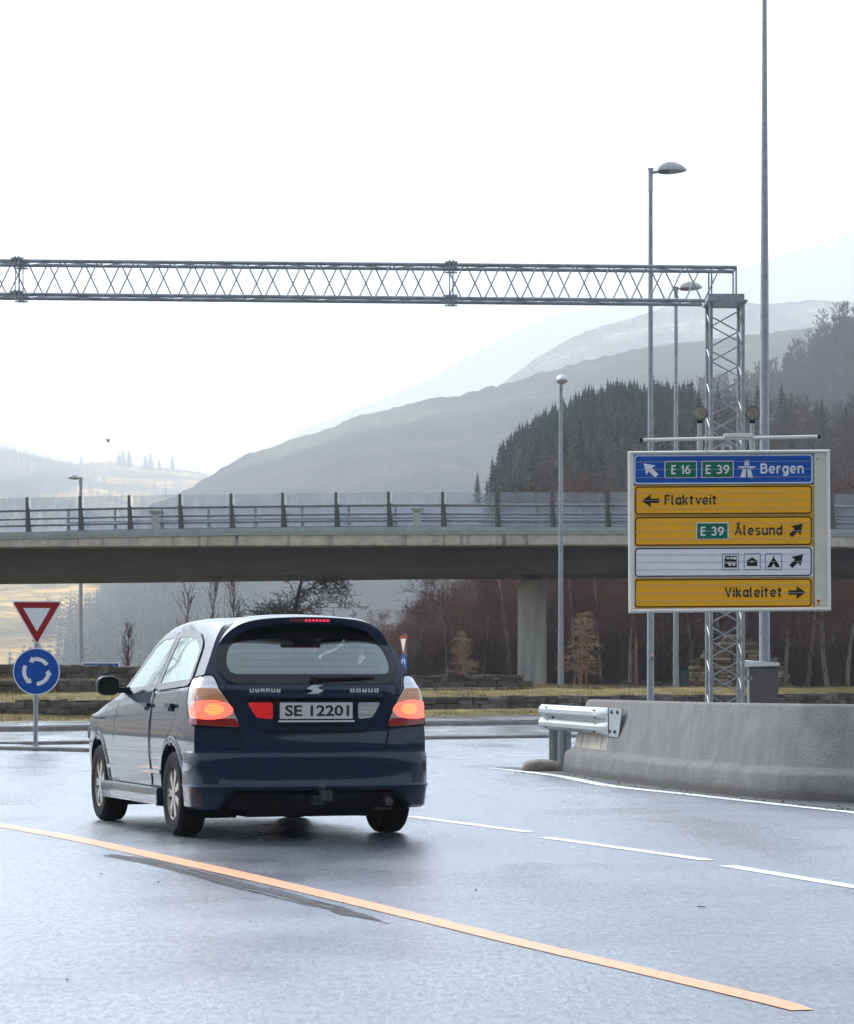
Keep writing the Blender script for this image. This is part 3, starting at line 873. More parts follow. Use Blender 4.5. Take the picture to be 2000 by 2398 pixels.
LB = lampat('street lamp whose head shows through the gantry beam, green cabinet at its foot', 1583, 672, 97, .9, .1, .056, (1,-.1), .72)
LC = lampat('street lamp seen head-on between the concrete pier and the direction sign', 1313.5, 893, 100, .95, .105, .058, (.03,-1), .72)
LE = lampat('street lamp rising behind the bridge near the yield sign', 189, 1118, 150, .9, .12, .075, (-1,.1), .55)
# stickers on the tallest lamp's pole
p = at(1530.5, 1534, 51.9)
mb = MB(); mb.box((p.x-.02, 51.93, p.z), (.05,.006,.035)); mb.build('sticker', mat('red_white_sticker', (.7,.1,.1), .5, col2=(.8,.75,.75), scale=40), LA, LA.location)
mb = MB(); mb.box((p.x-.015, 51.93, p.z-.065), (.04,.006,.03)); mb.build('sticker', mat('teal_sticker', (.02,.12,.13), .5), LA, LA.location)

m0 = (1787-1000)/FPX*62
mast = MB()
mast.lathe([(.16,-.1),(.16,.0),(.115,.02),(.107,3),(.095,7.5),(.06,13),(.042,16.5),(.03,18),(0,18.02)], (m0+.03,62,0), n=16)
o = mast.build('tall_mast', GALV, smooth=True)
tag(o, 'very tall tapering grey mast rising past the frame top behind the big sign', 'mast')
# ================================================================ DIRECTION SIGN
_mat = mat
def mat(name, col, rough=.5, *a_, **k_):
    if 'sign' in name or 'disc' in name or 'enamel' in name: k_.setdefault('spec', .15)
    return _mat(name, col, rough, *a_, **k_)
S = .002019
def L2(x, y):      # sign drawing units -> local (x, z)
    return ((x - 820 - (y-775)*.0098)*S, (775-y)*S)
sg = at(1707.6, 1243.4, 45)
sign = empty('direction_sign', sg, 'large beige-framed direction sign with blue, yellow and white rows above the barrier', 'direction sign')
sign.rotation_euler = (0, R(-.3), 0)
BEIGE = mat('beige_enamel', (.66,.62,.52), .4, var=.05, scale=4)
BEIGE_L = mat('pale_enamel', (.82,.79,.70), .35, var=.04, scale=4)
SBLUE = mat('sign_blue', (.0,.085,.42), .45, var=.06, scale=6)
SYEL = mat('sign_yellow', (.93,.45,.008), .45, var=.05, scale=3)
SWHITE = mat('sign_white', (.84,.84,.85), .45, var=.05, scale=5)
SBLACK = mat('sign_black', (.012,.011,.01), .5)
SGREEN = mat('sign_green', (.0,.155,.08), .45, var=.05, scale=6)
SPALE = mat('sign_pale', (.82,.83,.83), .45)
SRIM = mat('sign_pale_blue_rim', (.6,.68,.75), .45)
GAP_L = mat('lamella_gap', (.42,.41,.38), .5)
ICONB = mat('icon_blue', (.02,.12,.38), .45)
def poly(mb, pts, y, d=.003):
    """flat polygon (sign units) facing the camera; thin solid"""
    P = [L2(a, b) for a, b in pts]
    mb.prism([Vector((x, y, z)) for x, z in P], (0, -d, 0))
def rr(x0, y0, x1, y1, r, n=6):
    out = []
    for (cx, cy, a0) in ((x1-r,y0+r,-90),(x1-r,y1-r,0),(x0+r,y1-r,90),(x0+r,y0+r,180)):
        for k in range(n+1):
            t = R(a0 + 90*k/n); out.append((cx + r*math.cos(t), cy + r*math.sin(t)))
    return out
def ring2(mb, outer, inner, y, d=.003):
    n = len(outer)
    for i in range(n):
        j = (i+1) % n
        poly(mb, [outer[i], outer[j], inner[j], inner[i]], y, d)
def ringflat(mb, outer, inner, y):
    n = len(outer)
    P = [Vector((L2(*q)[0], y, L2(*q)[1])) for q in outer + inner]
    mb.add(P, [(i, (i+1) % n, n+(i+1) % n, n+i) for i in range(n)])
def text_mesh(body, name, m, parent, x0, x1, ytop, ybase, y, bold=.02, to=L2, refcap=None):
    cu = bpy.data.curves.new('lettering', 'FONT'); cu.body = body; cu.offset = bold; cu.resolution_u = 3
    o = bpy.data.objects.new('lettering', cu); COL.objects.link(o)
    dg = bpy.context.evaluated_depsgraph_get(); dg.update()
    me = bpy.data.meshes.new_from_object(o.evaluated_get(dg))
    bpy.data.objects.remove(o)
    xs = [v.co.x for v in me.vertices]; a, b = min(xs), max(xs)
    cap = .73 + bold
    for v in me.vertices:
        X = x0 + (v.co.x-a)/(b-a)*(x1-x0); Yp = ybase - (v.co.y + bold*.5)/cap*(ybase-ytop)
        lx, lz = to(X, Yp); v.co = (lx, y, lz)
    me.materials.clear(); me.materials.append(m); me.name = name
    return link(name, me, parent)
# strokes of the road-sign alphabet, cap height 1, x-height .72
def arc(cx, cy, rx, ry, a0, a1, n=14):
    return [(cx + rx*math.cos(R(a0+(a1-a0)*i/n)), cy + ry*math.sin(R(a0+(a1-a0)*i/n))) for i in range(n+1)]
ABC = {
 'B': (.56, [[(0,-.075),(0,1.075)], [(0,1),(.28,1)]+arc(.28,.77,.23,.23,90,-90)+[(0,.54)], [(.28,.54)]+arc(.3,.27,.26,.27,90,-90)+[(0,0)]]),
 'E': (.46, [[(0,-.075),(0,1.075)], [(0,1),(.46,1)], [(0,.53),(.40,.53)], [(0,0),(.46,0)]]),
 'F': (.46, [[(0,-.075),(0,1.075)], [(0,1),(.47,1)], [(0,.53),(.40,.53)]]),
 'V': (.62, [[(0,1.06),(.31,0),(.62,1.06)]]),
 '\u00c5': (.66, [[(0,-.06),(.33,1),(.66,-.06)], [(.12,.33),(.54,.33)], arc(.33,1.26,.10,.10,0,360)]),
 'a': (.48, [arc(.24,.36,.24,.36,0,360), [(.48,.79),(.48,-.075)]]),
 'd': (.48, [arc(.24,.36,.24,.36,0,360), [(.48,1.075),(.48,-.075)]]),
 'g': (.48, [arc(.24,.36,.24,.36,0,360), [(.48,.79),(.48,-.08)]+arc(.24,-.08,.24,.2,0,-150)]),
 'e': (.50, [[(.0,.36),(.5,.36)]+arc(.25,.36,.25,.36,0,318,20)]),
 'i': (.0, [[(0,-.075),(0,.79)], [(0,.93),(0,1.09)]]),
 'k': (.46, [[(0,-.075),(0,1.075)], [(.44,.77),(.02,.26)], [(.15,.42),(.47,-.05)]]),
 'l': (.16, [[(0,1.075),(0,.15)]+arc(.13,.15,.13,.15,180,280)]),
 'n': (.46, [[(0,-.075),(0,.79)], [(0,.44)]+arc(.23,.44,.23,.28,180,0)+[(.46,-.075)]]),
 'r': (.30, [[(0,-.075),(0,.79)], [(0,.42)]+arc(.24,.42,.24,.30,180,70)]),
 's': (.42, [arc(.21,.545,.185,.18,35,270), arc(.21,.18,.20,.185,90,-145)]),
 't': (.36, [[(.12,.98),(.12,.15)]+arc(.25,.15,.13,.15,180,280), [(-.06,.72),(.36,.72)]]),
 'u': (.46, [[(0,.79),(0,.28)]+arc(.23,.28,.23,.28,180,360), [(.46,.79),(.46,-.075)]]),
 'v': (.48, [[(0,.77),(.24,.03),(.48,.77)]]),
 '1': (.18, [[(-.02,.76),(.18,.98),(.18,-.075)]]),
 '3': (.48, [arc(.23,.76,.21,.24,150,-90), arc(.23,.26,.25,.265,90,-150)]),
 '6': (.50, [arc(.25,.29,.25,.29,0,360), arc(.55,.29,.55,.74,180,104)]),
 '9': (.50, [arc(.25,.71,.25,.29,0,360), arc(-.05,.71,.55,.74,0,-76)]),
 ' ': (.10, [])}
def sign_text(body, name, m, parent, x0, x1, ytop, ybase, y, sw=.175):
    x = 0; S_ = []
    for ch in body:
        wd, st = ABC[ch]
        for s_ in st: S_.append([(x + a, b) for a, b in s_])
        x += wd + .30
    lo = min(p[0] for s_ in S_ for p in s_) - sw/2; hi = max(p[0] for s_ in S_ for p in s_) + sw/2
    cap = ybase - ytop; kx = (x1-x0)/(hi-lo); mb = MB()
    for i, s_ in enumerate(S_):
        P = [Vector((x0 + (a-lo)*kx, ybase - (.075 + b*.85)*cap)) for a, b in s_]
        h = sw*cap*.5; L = []; Q = []
        closed = (P[0]-P[-1]).length < 1e-3
        for k in range(len(P)):
            a = P[k-1] if k > 0 else (P[-2] if closed else P[0]); b = P[k+1] if k < len(P)-1 else (P[1] if closed else P[-1])
            t1 = (P[k]-a); t2 = (b-P[k]); t1 = t1.normalized() if t1.length > 1e-6 else t2.normalized(); t2 = t2.normalized() if t2.length > 1e-6 else t1
            t = (t1+t2).normalized() if (t1+t2).length > .2 else t2; n_ = Vector((-t.y, t.x)); c = max(.45, n_.dot(Vector((-t1.y, t1.x))))
            L.append(P[k] + n_*h/c); Q.append(P[k] - n_*h/c)
        yy = y - .00025*(i % 6)
        vs = []
        for a, b in zip(L, Q):
            for q in (a, b): lx, lz = L2(q.x, q.y); vs.append(Vector((lx, yy, lz)))
        mb.add(vs, [(2*k, 2*k+1, 2*k+3, 2*k+2) for k in range(len(P)-1)])
    return mb.build(name, m, parent, (0,0,0), fix=False)
# housing and frame
mb = MB(); x0, z0 = L2(75,1378); x1, z1 = L2(1570,178)
mb.box(((x0+x1)/2, .13, (z0+z1)/2), (x1-x0-.02, .2, z1-z0-.02)); mb.build('housing', BEIGE, sign, (0,0,0))
mb = MB()
FO = [(62,176),(1567,172),(1582,1372),(75,1384)]; FI = [(104,203),(1541,198),(1553,1347),(118,1352)]
def fcorn(q, y): x, z = L2(*q); return Vector((x + (q[1]-775)*.0098*S*0, y, z))
for i in range(4):
    j = (i+1) % 4
    a, b, c, d = FO[i], FO[j], FI[j], FI[i]
    m1 = lambda p, q: ((p[0]+q[0])/2, (p[1]+q[1])/2)
    e1, e2 = m1(a, d), m1(b, c)
    mb.sweep([[fcorn(p, .06), fcorn(p, -.012), fcorn(((p[0]*.4+m_[0]*.6), (p[1]*.4+m_[1]*.6)), -.035), fcorn(m_, -.038), fcorn(q_, -.012), fcorn(q_, .02)] for p, m_, q_ in ((a, e1, d), (b, e2, c))])
mb.build('frame', BEIGE_L, sign, (0,0,0))
mb = MB(); poly(mb, [(1450,200),(1540,200),(1551,1346),(1461,1346)], -.004, .004); sp = mb.build('side_panel', BEIGE, sign, (0,0,0))
mb = MB(); x, z = L2(1471,241); mb.cyl((x,-.006,z), (x,-.02,z), .012, n=10); x, z = L2(1486,1325); mb.cyl((x,-.006,z), (x,-.018,z), .012, n=10)
mb.build('lock', DARKSTEEL, sp, (0,0,0))
mb = MB(); poly(mb, rr(1472,1262,1502,1288,3), -.009, .001); mb.build('sticker', SPALE, sp, (0,0,0))
mb = MB(); poly(mb, rr(1472,1289,1502,1315,5), -.009, .001); poly(mb, [(1486,1264),(1479,1284),(1493,1284)], -.0105, .001); stk = mb.build('sticker', SYEL, sp, (0,0,0))
mb = MB(); poly(mb, rr(1480,1294,1494,1310,5), -.0105, .001); poly(mb, [(1486,1271),(1484,1281),(1488,1281)], -.0125, .001); mb.build('sticker', SBLACK, sp, (0,0,0))
rows_ = [('blue',205,425,SBLUE,SRIM,(258,315,374)), ('y1',434,655,SYEL,SBLACK,(488,545,604)), ('y2',663,888,SYEL,SBLACK,(718,776,833)),
         ('w',893,1120,SWHITE,SBLACK,(950,1005,1062)), ('y3',1127,1348,SYEL,SBLACK,(1180,1238,1297))]
PN = {}
for (k, ya, yb, m, mbr, gaps) in rows_:
    mb = MB(); poly(mb, [(105,ya),(1446,ya),(1446,yb),(105,yb)], -.002, .006)
    pn = mb.build('sign_panel', m, sign, (0,0,0)); PN[k] = pn
    mb = MB()
    if k == 'blue': ringflat(mb, rr(108,ya+1,1443,yb-1,26), rr(119,ya+11,1430,yb-12,18), -.0100)
    else: ringflat(mb, rr(116,ya+5,1437,yb-5,26), rr(126,ya+15,1427,yb-15,18), -.0100)
    mb.build('border', mbr, pn, (0,0,0))
    mb = MB()
    for g in gaps: poly(mb, [(106,g-1.6),(1446,g-1.6),(1446,g+1.6),(106,g+1.6)], -.0172, .002)
    mb.build('lamella_gap', GAP_L, pn, (0,0,0))
def arrow(tip, tail, w, headw, headl, pn, m):
    t = Vector(tip); s = Vector(tail); d = (t-s).normalized(); n_ = Vector((-d.y, d.x)); h = t - d*headl
    nk = t - d*(headl*.9)
    mb = MB()
    P = [t, h + n_*headw, nk + n_*w, s + n_*w, s - n_*w, nk - n_*w, h - n_*headw]
    poly(mb, [(p.x, p.y) for p in P], -.0105, .002); mb.build('arrow', m, pn, (0,0,0))
arrow((180,268),(279,362),17,50,76,PN['blue'],SPALE)
arrow((166,547),(297,547),16,50,72,PN['y1'],SBLACK)
arrow((1368,722),(1278,815),16,50,76,PN['y2'],SBLACK)
arrow((1371,952),(1281,1044),16,50,76,PN['w'],SBLACK)
arrow((1392,1236),(1264,1236),16,50,72,PN['y3'],SBLACK)
def shield(x0, y0, x1, y1, txt, tx0, tx1, ty0, ty1, pn):
    mb = MB(); poly(mb, rr(x0,y0,x1,y1,7), -.0105, .002); sh = mb.build('route_shield', SGREEN, pn, (0,0,0))
    mb = MB(); ringflat(mb, rr(x0,y0,x1,y1,7), rr(x0+6,y0+6,x1-6,y1-6,4), -.0132); mb.build('route_shield_border', SPALE, pn, (0,0,0))
    sign_text(txt, 'lettering', SPALE, pn, tx0, tx1, ty0, ty1, -.0134)
shield(336,252,577,379,'E 16',386,529,283,349,PN['blue'])
shield(611,252,851,379,'E 39',643,819,283,349,PN['blue'])
shield(574,711,814,838,'E 39',607,780,743,810,PN['y2'])
sign_text('Bergen', 'lettering', SPALE, PN['blue'], 1051,1373,273,348, -.0106)
sign_text('Flaktveit', 'lettering', SBLACK, PN['y1'], 337,728,504,579, -.0106)
sign_text('\u00c5lesund', 'lettering', SBLACK, PN['y2'], 858,1216,733,808, -.0106)
sign_text('Vikaleitet', 'lettering', SBLACK, PN['y3'], 788,1218,1194,1270, -.0106)
# motorway symbol
mb = MB()
for pts in ([(899,378),(940,378),(945,312),(922,312)], [(957,378),(998,378),(975,312),(952,312)], [(929,288),(946,288),(948,250),(936,250)], [(951,288),(968,288),(961,250),(949,250)], [(884,294),(1012,294),(1012,304),(884,304)], [(908,304),(922,304),(916,314),(912,314)], [(976,304),(990,304),(986,314),(982,314)]):
    poly(mb, pts, -.0105, .002)
mb.build('motorway_symbol', SPALE, PN['blue'], (0,0,0))
# service pictograms
def picto(x0, shapes, white=()):
    mb = MB(); ringflat(mb, rr(x0,943,x0+125,1068,8), rr(x0+5,948,x0+120,1063,5), -.0102); mb.build('pictogram_frame', ICONB, PN['w'], (0,0,0))
    mb = MB()
    for s in shapes: poly(mb, s, -.0105, .002)
    for s in white: poly(mb, s, -.0128, .001)
    return mb
circ = lambda cx, cy, r: [(cx + r*math.cos(i*math.pi/6), cy + r*math.sin(i*math.pi/6)) for i in range(12)]
mb = picto(769, [[(788,1003),(785,985),(797,970),(790,966),(793,961),(876,961),(878,1003)], circ(801,1004,8), circ(858,1004,8),
                 [(785,1015),(800,1015),(807,1022),(816,1022),(816,1035),(878,1035),(878,1048),(785,1048)], [(866,1014),(878,1014),(878,1035),(866,1035)],
                 [(839,1008),(844,1008),(844,1026),(850,1026),(841,1036),(832,1026),(839,1026)]])
mb.build('motorhome_pictogram', SBLACK, PN['w'], (0,0,0))
mb = MB()
for s in ([(803,971),(822,971),(822,984),(798,984)], [(829,970),(848,970),(848,984),(829,984)], [(852,970),(871,970),(871,988),(852,988)]): poly(mb, s, -.0128, .001)
mb.build('motorhome_pictogram', SWHITE, PN['w'], (0,0,0))
mb = picto(930, [[(946,1002),(992,972),(1037,1002)], [(953,1003),(1030,1003),(1030,1037),(953,1037)]]); mb.build('cabin_pictogram', SBLACK, PN['w'], (0,0,0))
mb = MB(); poly(mb, [(983,999),(1000,999),(1000,1010),(983,1010)], -.0128, .001); mb.build('cabin_pictogram', SWHITE, PN['w'], (0,0,0))
mb = picto(1090, [[(1103,1048),(1149,974),(1155,974),(1201,1048),(1168,1048),(1152,1018),(1136,1048)], [(1149,974),(1158,961),(1161,963),(1154,976)], [(1155,974),(1146,961),(1143,963),(1150,976)]])
mb.build('tent_pictogram', SBLACK, PN['w'], (0,0,0))
# light bar in front of the top edge
mb = MB(); xa, za = L2(150,113); xb, zb = L2(1450,95)
mb.cyl((xa,-.5,za), (xb,-.5,zb), .026, n=14); lb = mb.build('light_bar', BEIGE_L, sign, (0,0,0), smooth=True)
mb = MB(); mb.cyl((xa-.035,-.5,za), (xa+.012,-.5,za), .03, n=12); mb.build('end_cap', BLACK, lb, (0,0,0)); mb = MB(); mb.cyl((xb-.012,-.5,zb), (xb+.03,-.5,zb), .03, n=12); mb.build('end_cap', BLACK, lb, (0,0,0))
mb = MB(); x, z = L2(857,83); mb.box((x,-.5,z), (.43,.09,.062)); mb.build('control_box', BEIGE_L, lb, (0,0,0), bevel=.006)
for xx in (640, 1010):
    mb = MB(); x, z = L2(xx,103); x2, z2 = L2(xx,170); mb.cyl((x,-.5,z-.01), (x,.1,z2-.02), .016, n=8); mb.build('light_bracket', GALV, sign, (0,0,0))
mb = MB(); x, z = L2(805,160)
rg = []
for i in range(20):
    t = 2*math.pi*i/20; rg.append([Vector((x + r*math.cos(t), y, z + r*math.sin(t))) for r, y in ((.042,.08),(.085,.08),(.085,.11),(.042,.11))])
rg.append(rg[0]); mb.sweep(rg, caps=False); mb.build('lifting_eye', GALV, sign, (0,0,0))
mb = MB()
for zz in (-.75, .75):
    mb.box((.09, .3, zz), (1.1,.06,.08))
    for xx in (XF0-sg.x, XF1-sg.x): mb.box((xx, .68, zz), (.05,.85,.05))
mb.build('mounting_bracket', GALV_D, sign, (0,0,0))

# round warning lamps on their posts behind the sign
LENS = mat('amber_honeycomb_lens', (.22,.19,.15), .3, var=.3, scale=60, bump=.6, bscale=120)
for (u, lb_) in ((1638.7, 'round warning lamp on a short post, left of the lattice tower'), (1761.7, 'round warning lamp on a short post, right of the lattice tower')):
    p = at(u, 968.5, 45.6)
    zb = sg.z + 1.0
    t = empty('warning_lamp', (p.x, 45.6, zb), lb_, 'warning lamp', 'round warning lamps above the sign'); org = (p.x, 45.6, zb)
    mb = MB(); mb.lathe([(0,-.075),(.06,-.073),(.094,-.06),(.1,-.055)], (p.x,45.6,p.z), 'y', 24); 
    lens = mb.build('lens', LENS, t, org, smooth=True)
    mb = MB()       # honeycomb ribs on the lens
    for i in range(-4, 5):
        for j in range(-4, 5):
            x = (i + .5*(j % 2))*.021; z = j*.0185
            if x*x + z*z < .088**2: mb.cyl((p.x+x,45.6-.083+ (x*x+z*z)*1.6,p.z+z), (p.x+x,45.6-.06+(x*x+z*z)*1.6,p.z+z), .0085, .0095, n=6)
    mb.build('honeycomb', mat('honeycomb_cells', (.36,.32,.25), .25, island=.5), lens, org)
    mb = MB(); mb.lathe([(.098,-.062),(.108,-.062),(.108,.02),(.085,.06),(0,.075)], (p.x,45.6,p.z), 'y', 24)
    for a_ in (90, 200, 340, 235, 305): mb.box((p.x + .112*math.cos(R(a_)), 45.59, p.z + .112*math.sin(R(a_))), (.018,.03,.018))
    mb.build('lamp_housing', DARKSTEEL, t, org, smooth=True)
    mb = MB(); mb.cyl((p.x,45.6,zb), (p.x,45.6,p.z-.1), .034, n=12); mb.cyl((p.x,45.6,p.z-.33), (p.x,45.6,zb), .043, n=12); mb.build('post', GALV, t, org, smooth=True)
    mb = MB(); mb.cyl((p.x,45.6,p.z-.105), (p.x,45.6,p.z-.15), .042, n=12)
    mb.build('clamp', BLACK, t, org)
    mb = MB(); mb.cyl((p.x,45.55,p.z-.39), (p.x+.17,45.45,p.z-.315), .017, n=8); mb.box((p.x+.175,45.45,p.z-.313), (.035,.03,.04)); mb.box((p.x+.1,45.5,p.z-.37), (.02,.06,.1)); mb.build('bracket', GALV_D, t, org)

# ================================================================ ROUNDABOUT SIGN POST
sp0 = gnd(83, 1748, .06); k_ = sp0.y/FPX
rs = empty('road_sign', sp0, 'red and white yield triangle above a blue roundabout disc on the traffic island', 'road sign')
SRED = mat('sign_red', (.33,.008,.012), .4, var=.08, scale=6)
SB2 = mat('disc_blue', (.0,.075,.36), .4, var=.05, scale=6)
zv = lambda v: CAM_H + (HORIZON-v)*k_
xu = lambda u: (u-1000)*k_
mb = MB(); mb.cyl((sp0.x,sp0.y,sp0.z), (sp0.x+.02,sp0.y,zv(1415)), .038, n=14); mb.cyl((sp0.x,sp0.y,.058), (sp0.x,sp0.y,.075), .06, n=14); mb.build('pole', GALV, rs, sp0, smooth=True)
yf = sp0.y - .05
def tri(cx, cy, s, r):
    """rounded downward triangle, s = distance from the centre to the corner"""
    out = []
    for a0 in (90, 210, 330):
        c = (cx + s*math.cos(R(a0)), cy + s*math.sin(R(a0)))
        for k in range(-3, 4):
            t = R(a0 + 20*k); out.append((c[0] + r*math.cos(t), c[1] + r*math.sin(t)))
    return out
def flat(mb, pts, y, d): mb.prism([Vector((xu(a), y, zv(b))) for a, b in pts], (0, -d, 0))
cx, cy = 87.5, 1442.5
mb = MB(); flat(mb, tri(cx, cy, 60, 5), yf, .004); ty = mb.build('yield_plate', SPALE, rs, sp0)
mb = MB(); flat(mb, tri(cx, cy, 59, 2.5), yf-.0042, .002); mb.build('yield_face', SRED, ty, sp0)
mb = MB(); flat(mb, tri(cx, cy, 35.5, .6), yf-.0065, .002); mb.build('yield_face', SPALE, ty, sp0)
cx, cy = 86.3, 1572.5
cc = lambda r, n=40: [(cx + r*math.cos(2*math.pi*i/n), cy + r*math.sin(2*math.pi*i/n)) for i in range(n)]
mb = MB(); flat(mb, cc(55.2), yf, .004); ds = mb.build('roundabout_plate', SPALE, rs, sp0)
mb = MB(); flat(mb, cc(52.6), yf-.0042, .002); mb.build('roundabout_face', SB2, ds, sp0)
mb = MB()
for a0 in (0, 120, 240):
    # curved arrow running counter-clockwise: band then head
    A = lambda r, t: (cx + r*math.cos(R(t)), cy + r*math.sin(R(t)))
    st, en = a0 + 88, a0 + 12
    outer = [A(33.5, st + (en-st)*i/8) for i in range(9)]; inner = [A(24.5, st + (en-st)*i/8) for i in range(9)]
    for i in range(8): flat(mb, [outer[i], outer[i+1], inner[i+1], inner[i]], yf-.0065, .002)
    flat(mb, [A(37.5, en+1), A(29, en-20), A(20.5, en+1)], yf-.0065, .002)
    mb.build('roundabout_arrow', SPALE, ds, sp0); mb = MB()

mb = MB()
for v in (1422, 1500, 1530, 1612): mb.box((sp0.x+.01, sp0.y-.02, zv(v)), (.11,.05,.035))
mb.build('clamp', GALV_D, rs, sp0)

# the twin sign far off, seen nearly edge on
p0 = at(949, 1580, 92); ang = R(-72)
fs = empty('road_sign', (p0.x, p0.y, p0.z), 'small far yield and roundabout sign seen almost edge-on beside the car', 'road sign')
d = Vector((math.cos(ang), math.sin(ang), 0)); nn = Vector((d.y, -d.x, 0))
if nn.y > 0: nn = -nn
O = Vector((p0.x, p0.y, 0)) + nn*.05
kz = 92/FPX; z_ = lambda v: CAM_H + (HORIZON-v)*kz
mb = MB(); mb.cyl(p0 - Vector((0,0,.45)), (p0.x, p0.y, z_(1484)), .04, n=10); mb.build('pole', GALV, fs, p0)
def fl(mb, pts, off): mb.prism([O + d*x + Vector((0,0,z)) + nn*off for x, z in pts], nn*.006)
zc1 = z_(1507); T = lambda s: [(s*math.cos(R(a_)), zc1 + s*math.sin(R(a_))) for a_ in (30, 150, 270)]
mb = MB(); fl(mb, T(.5), 0); a_ = mb.build('yield_face', SRED, fs, p0)
mb = MB(); fl(mb, T(.29), .008); mb.build('yield_face', SPALE, a_, p0)
zc2 = z_(1556); mb = MB(); fl(mb, [(.36*math.cos(i*.2618), zc2+.36*math.sin(i*.2618)) for i in range(24)], 0); a_ = mb.build('roundabout_face', SB2, fs, p0)
mb = MB()
for a0 in (0, 120, 240): fl(mb, [(.2*math.cos(R(a0+t)), zc2+.2*math.sin(R(a0+t))) for t in (0,25,50,80)] + [(.13*math.cos(R(a0+t)), zc2+.13*math.sin(R(a0+t))) for t in (80,50,25,0)], .008)
mb.build('roundabout_arrow', SPALE, a_, p0)

# blue sign whose top edge shows over the stone wall
p0 = at(236, 1564, 104)
fb = empty('direction_sign', (p0.x, p0.y, 1.2), 'white-rimmed blue sign, only its top showing over the topmost stone wall', 'direction sign')
w_, h_ = 90*104/FPX, .5
mb = MB(); zt = at(0, 1550.5, 104).z
mb.box((p0.x,104,zt-h_/2), (w_,.04,h_)); q = mb.build('sign_panel', SPALE, fb, (p0.x,p0.y,1.2))
mb = MB(); mb.box((p0.x,103.976,zt-h_/2), (w_-.1,.006,h_-.09)); mb.build('sign_face', SB2, q, (p0.x,p0.y,1.2))
for xx in (-.4, .4):
    mb = MB(); mb.cyl((p0.x+xx,104.05,1.1), (p0.x+xx,104.05,zt+.03), .035, n=8); mb.build('post', GALV, fb, (p0.x,p0.y,1.2))
# ================================================================ CONCRETE BARRIER AND GUARDRAIL END
foot = smooth_line([(1319,1808.5),(1360,1816),(1447,1830),(1611,1852),(1795,1870),(2001,1879.5),(2250,1887),(2750,1896),(3700,1906)], 60)

def offs(path, i):
    a = path[max(0,i-1)]; b = path[min(len(path)-1,i+1)]; t = (b-a).normalized(); n_ = Vector((-t.y, t.x, 0))
    return n_ if n_.y > 0 else -n_
secs = []
prof = [(0,-.02),(.0,.05),(.018,.225),(.035,.25),(.115,.29),(.13,.31),(.235,.855),(.255,.876),(.28,.882),(.40,.882),(.425,.876),(.445,.855),(.55,.31),(.565,.29),(.645,.25),(.662,.225),(.68,.05),(.68,-.02)]
for i, p in enumerate(foot):
    n_ = offs(foot, i)
    # the first 30 cm slope back and round off
    secs.append([p + n_*o_ + Vector((0,0,z)) for o_, z in prof])
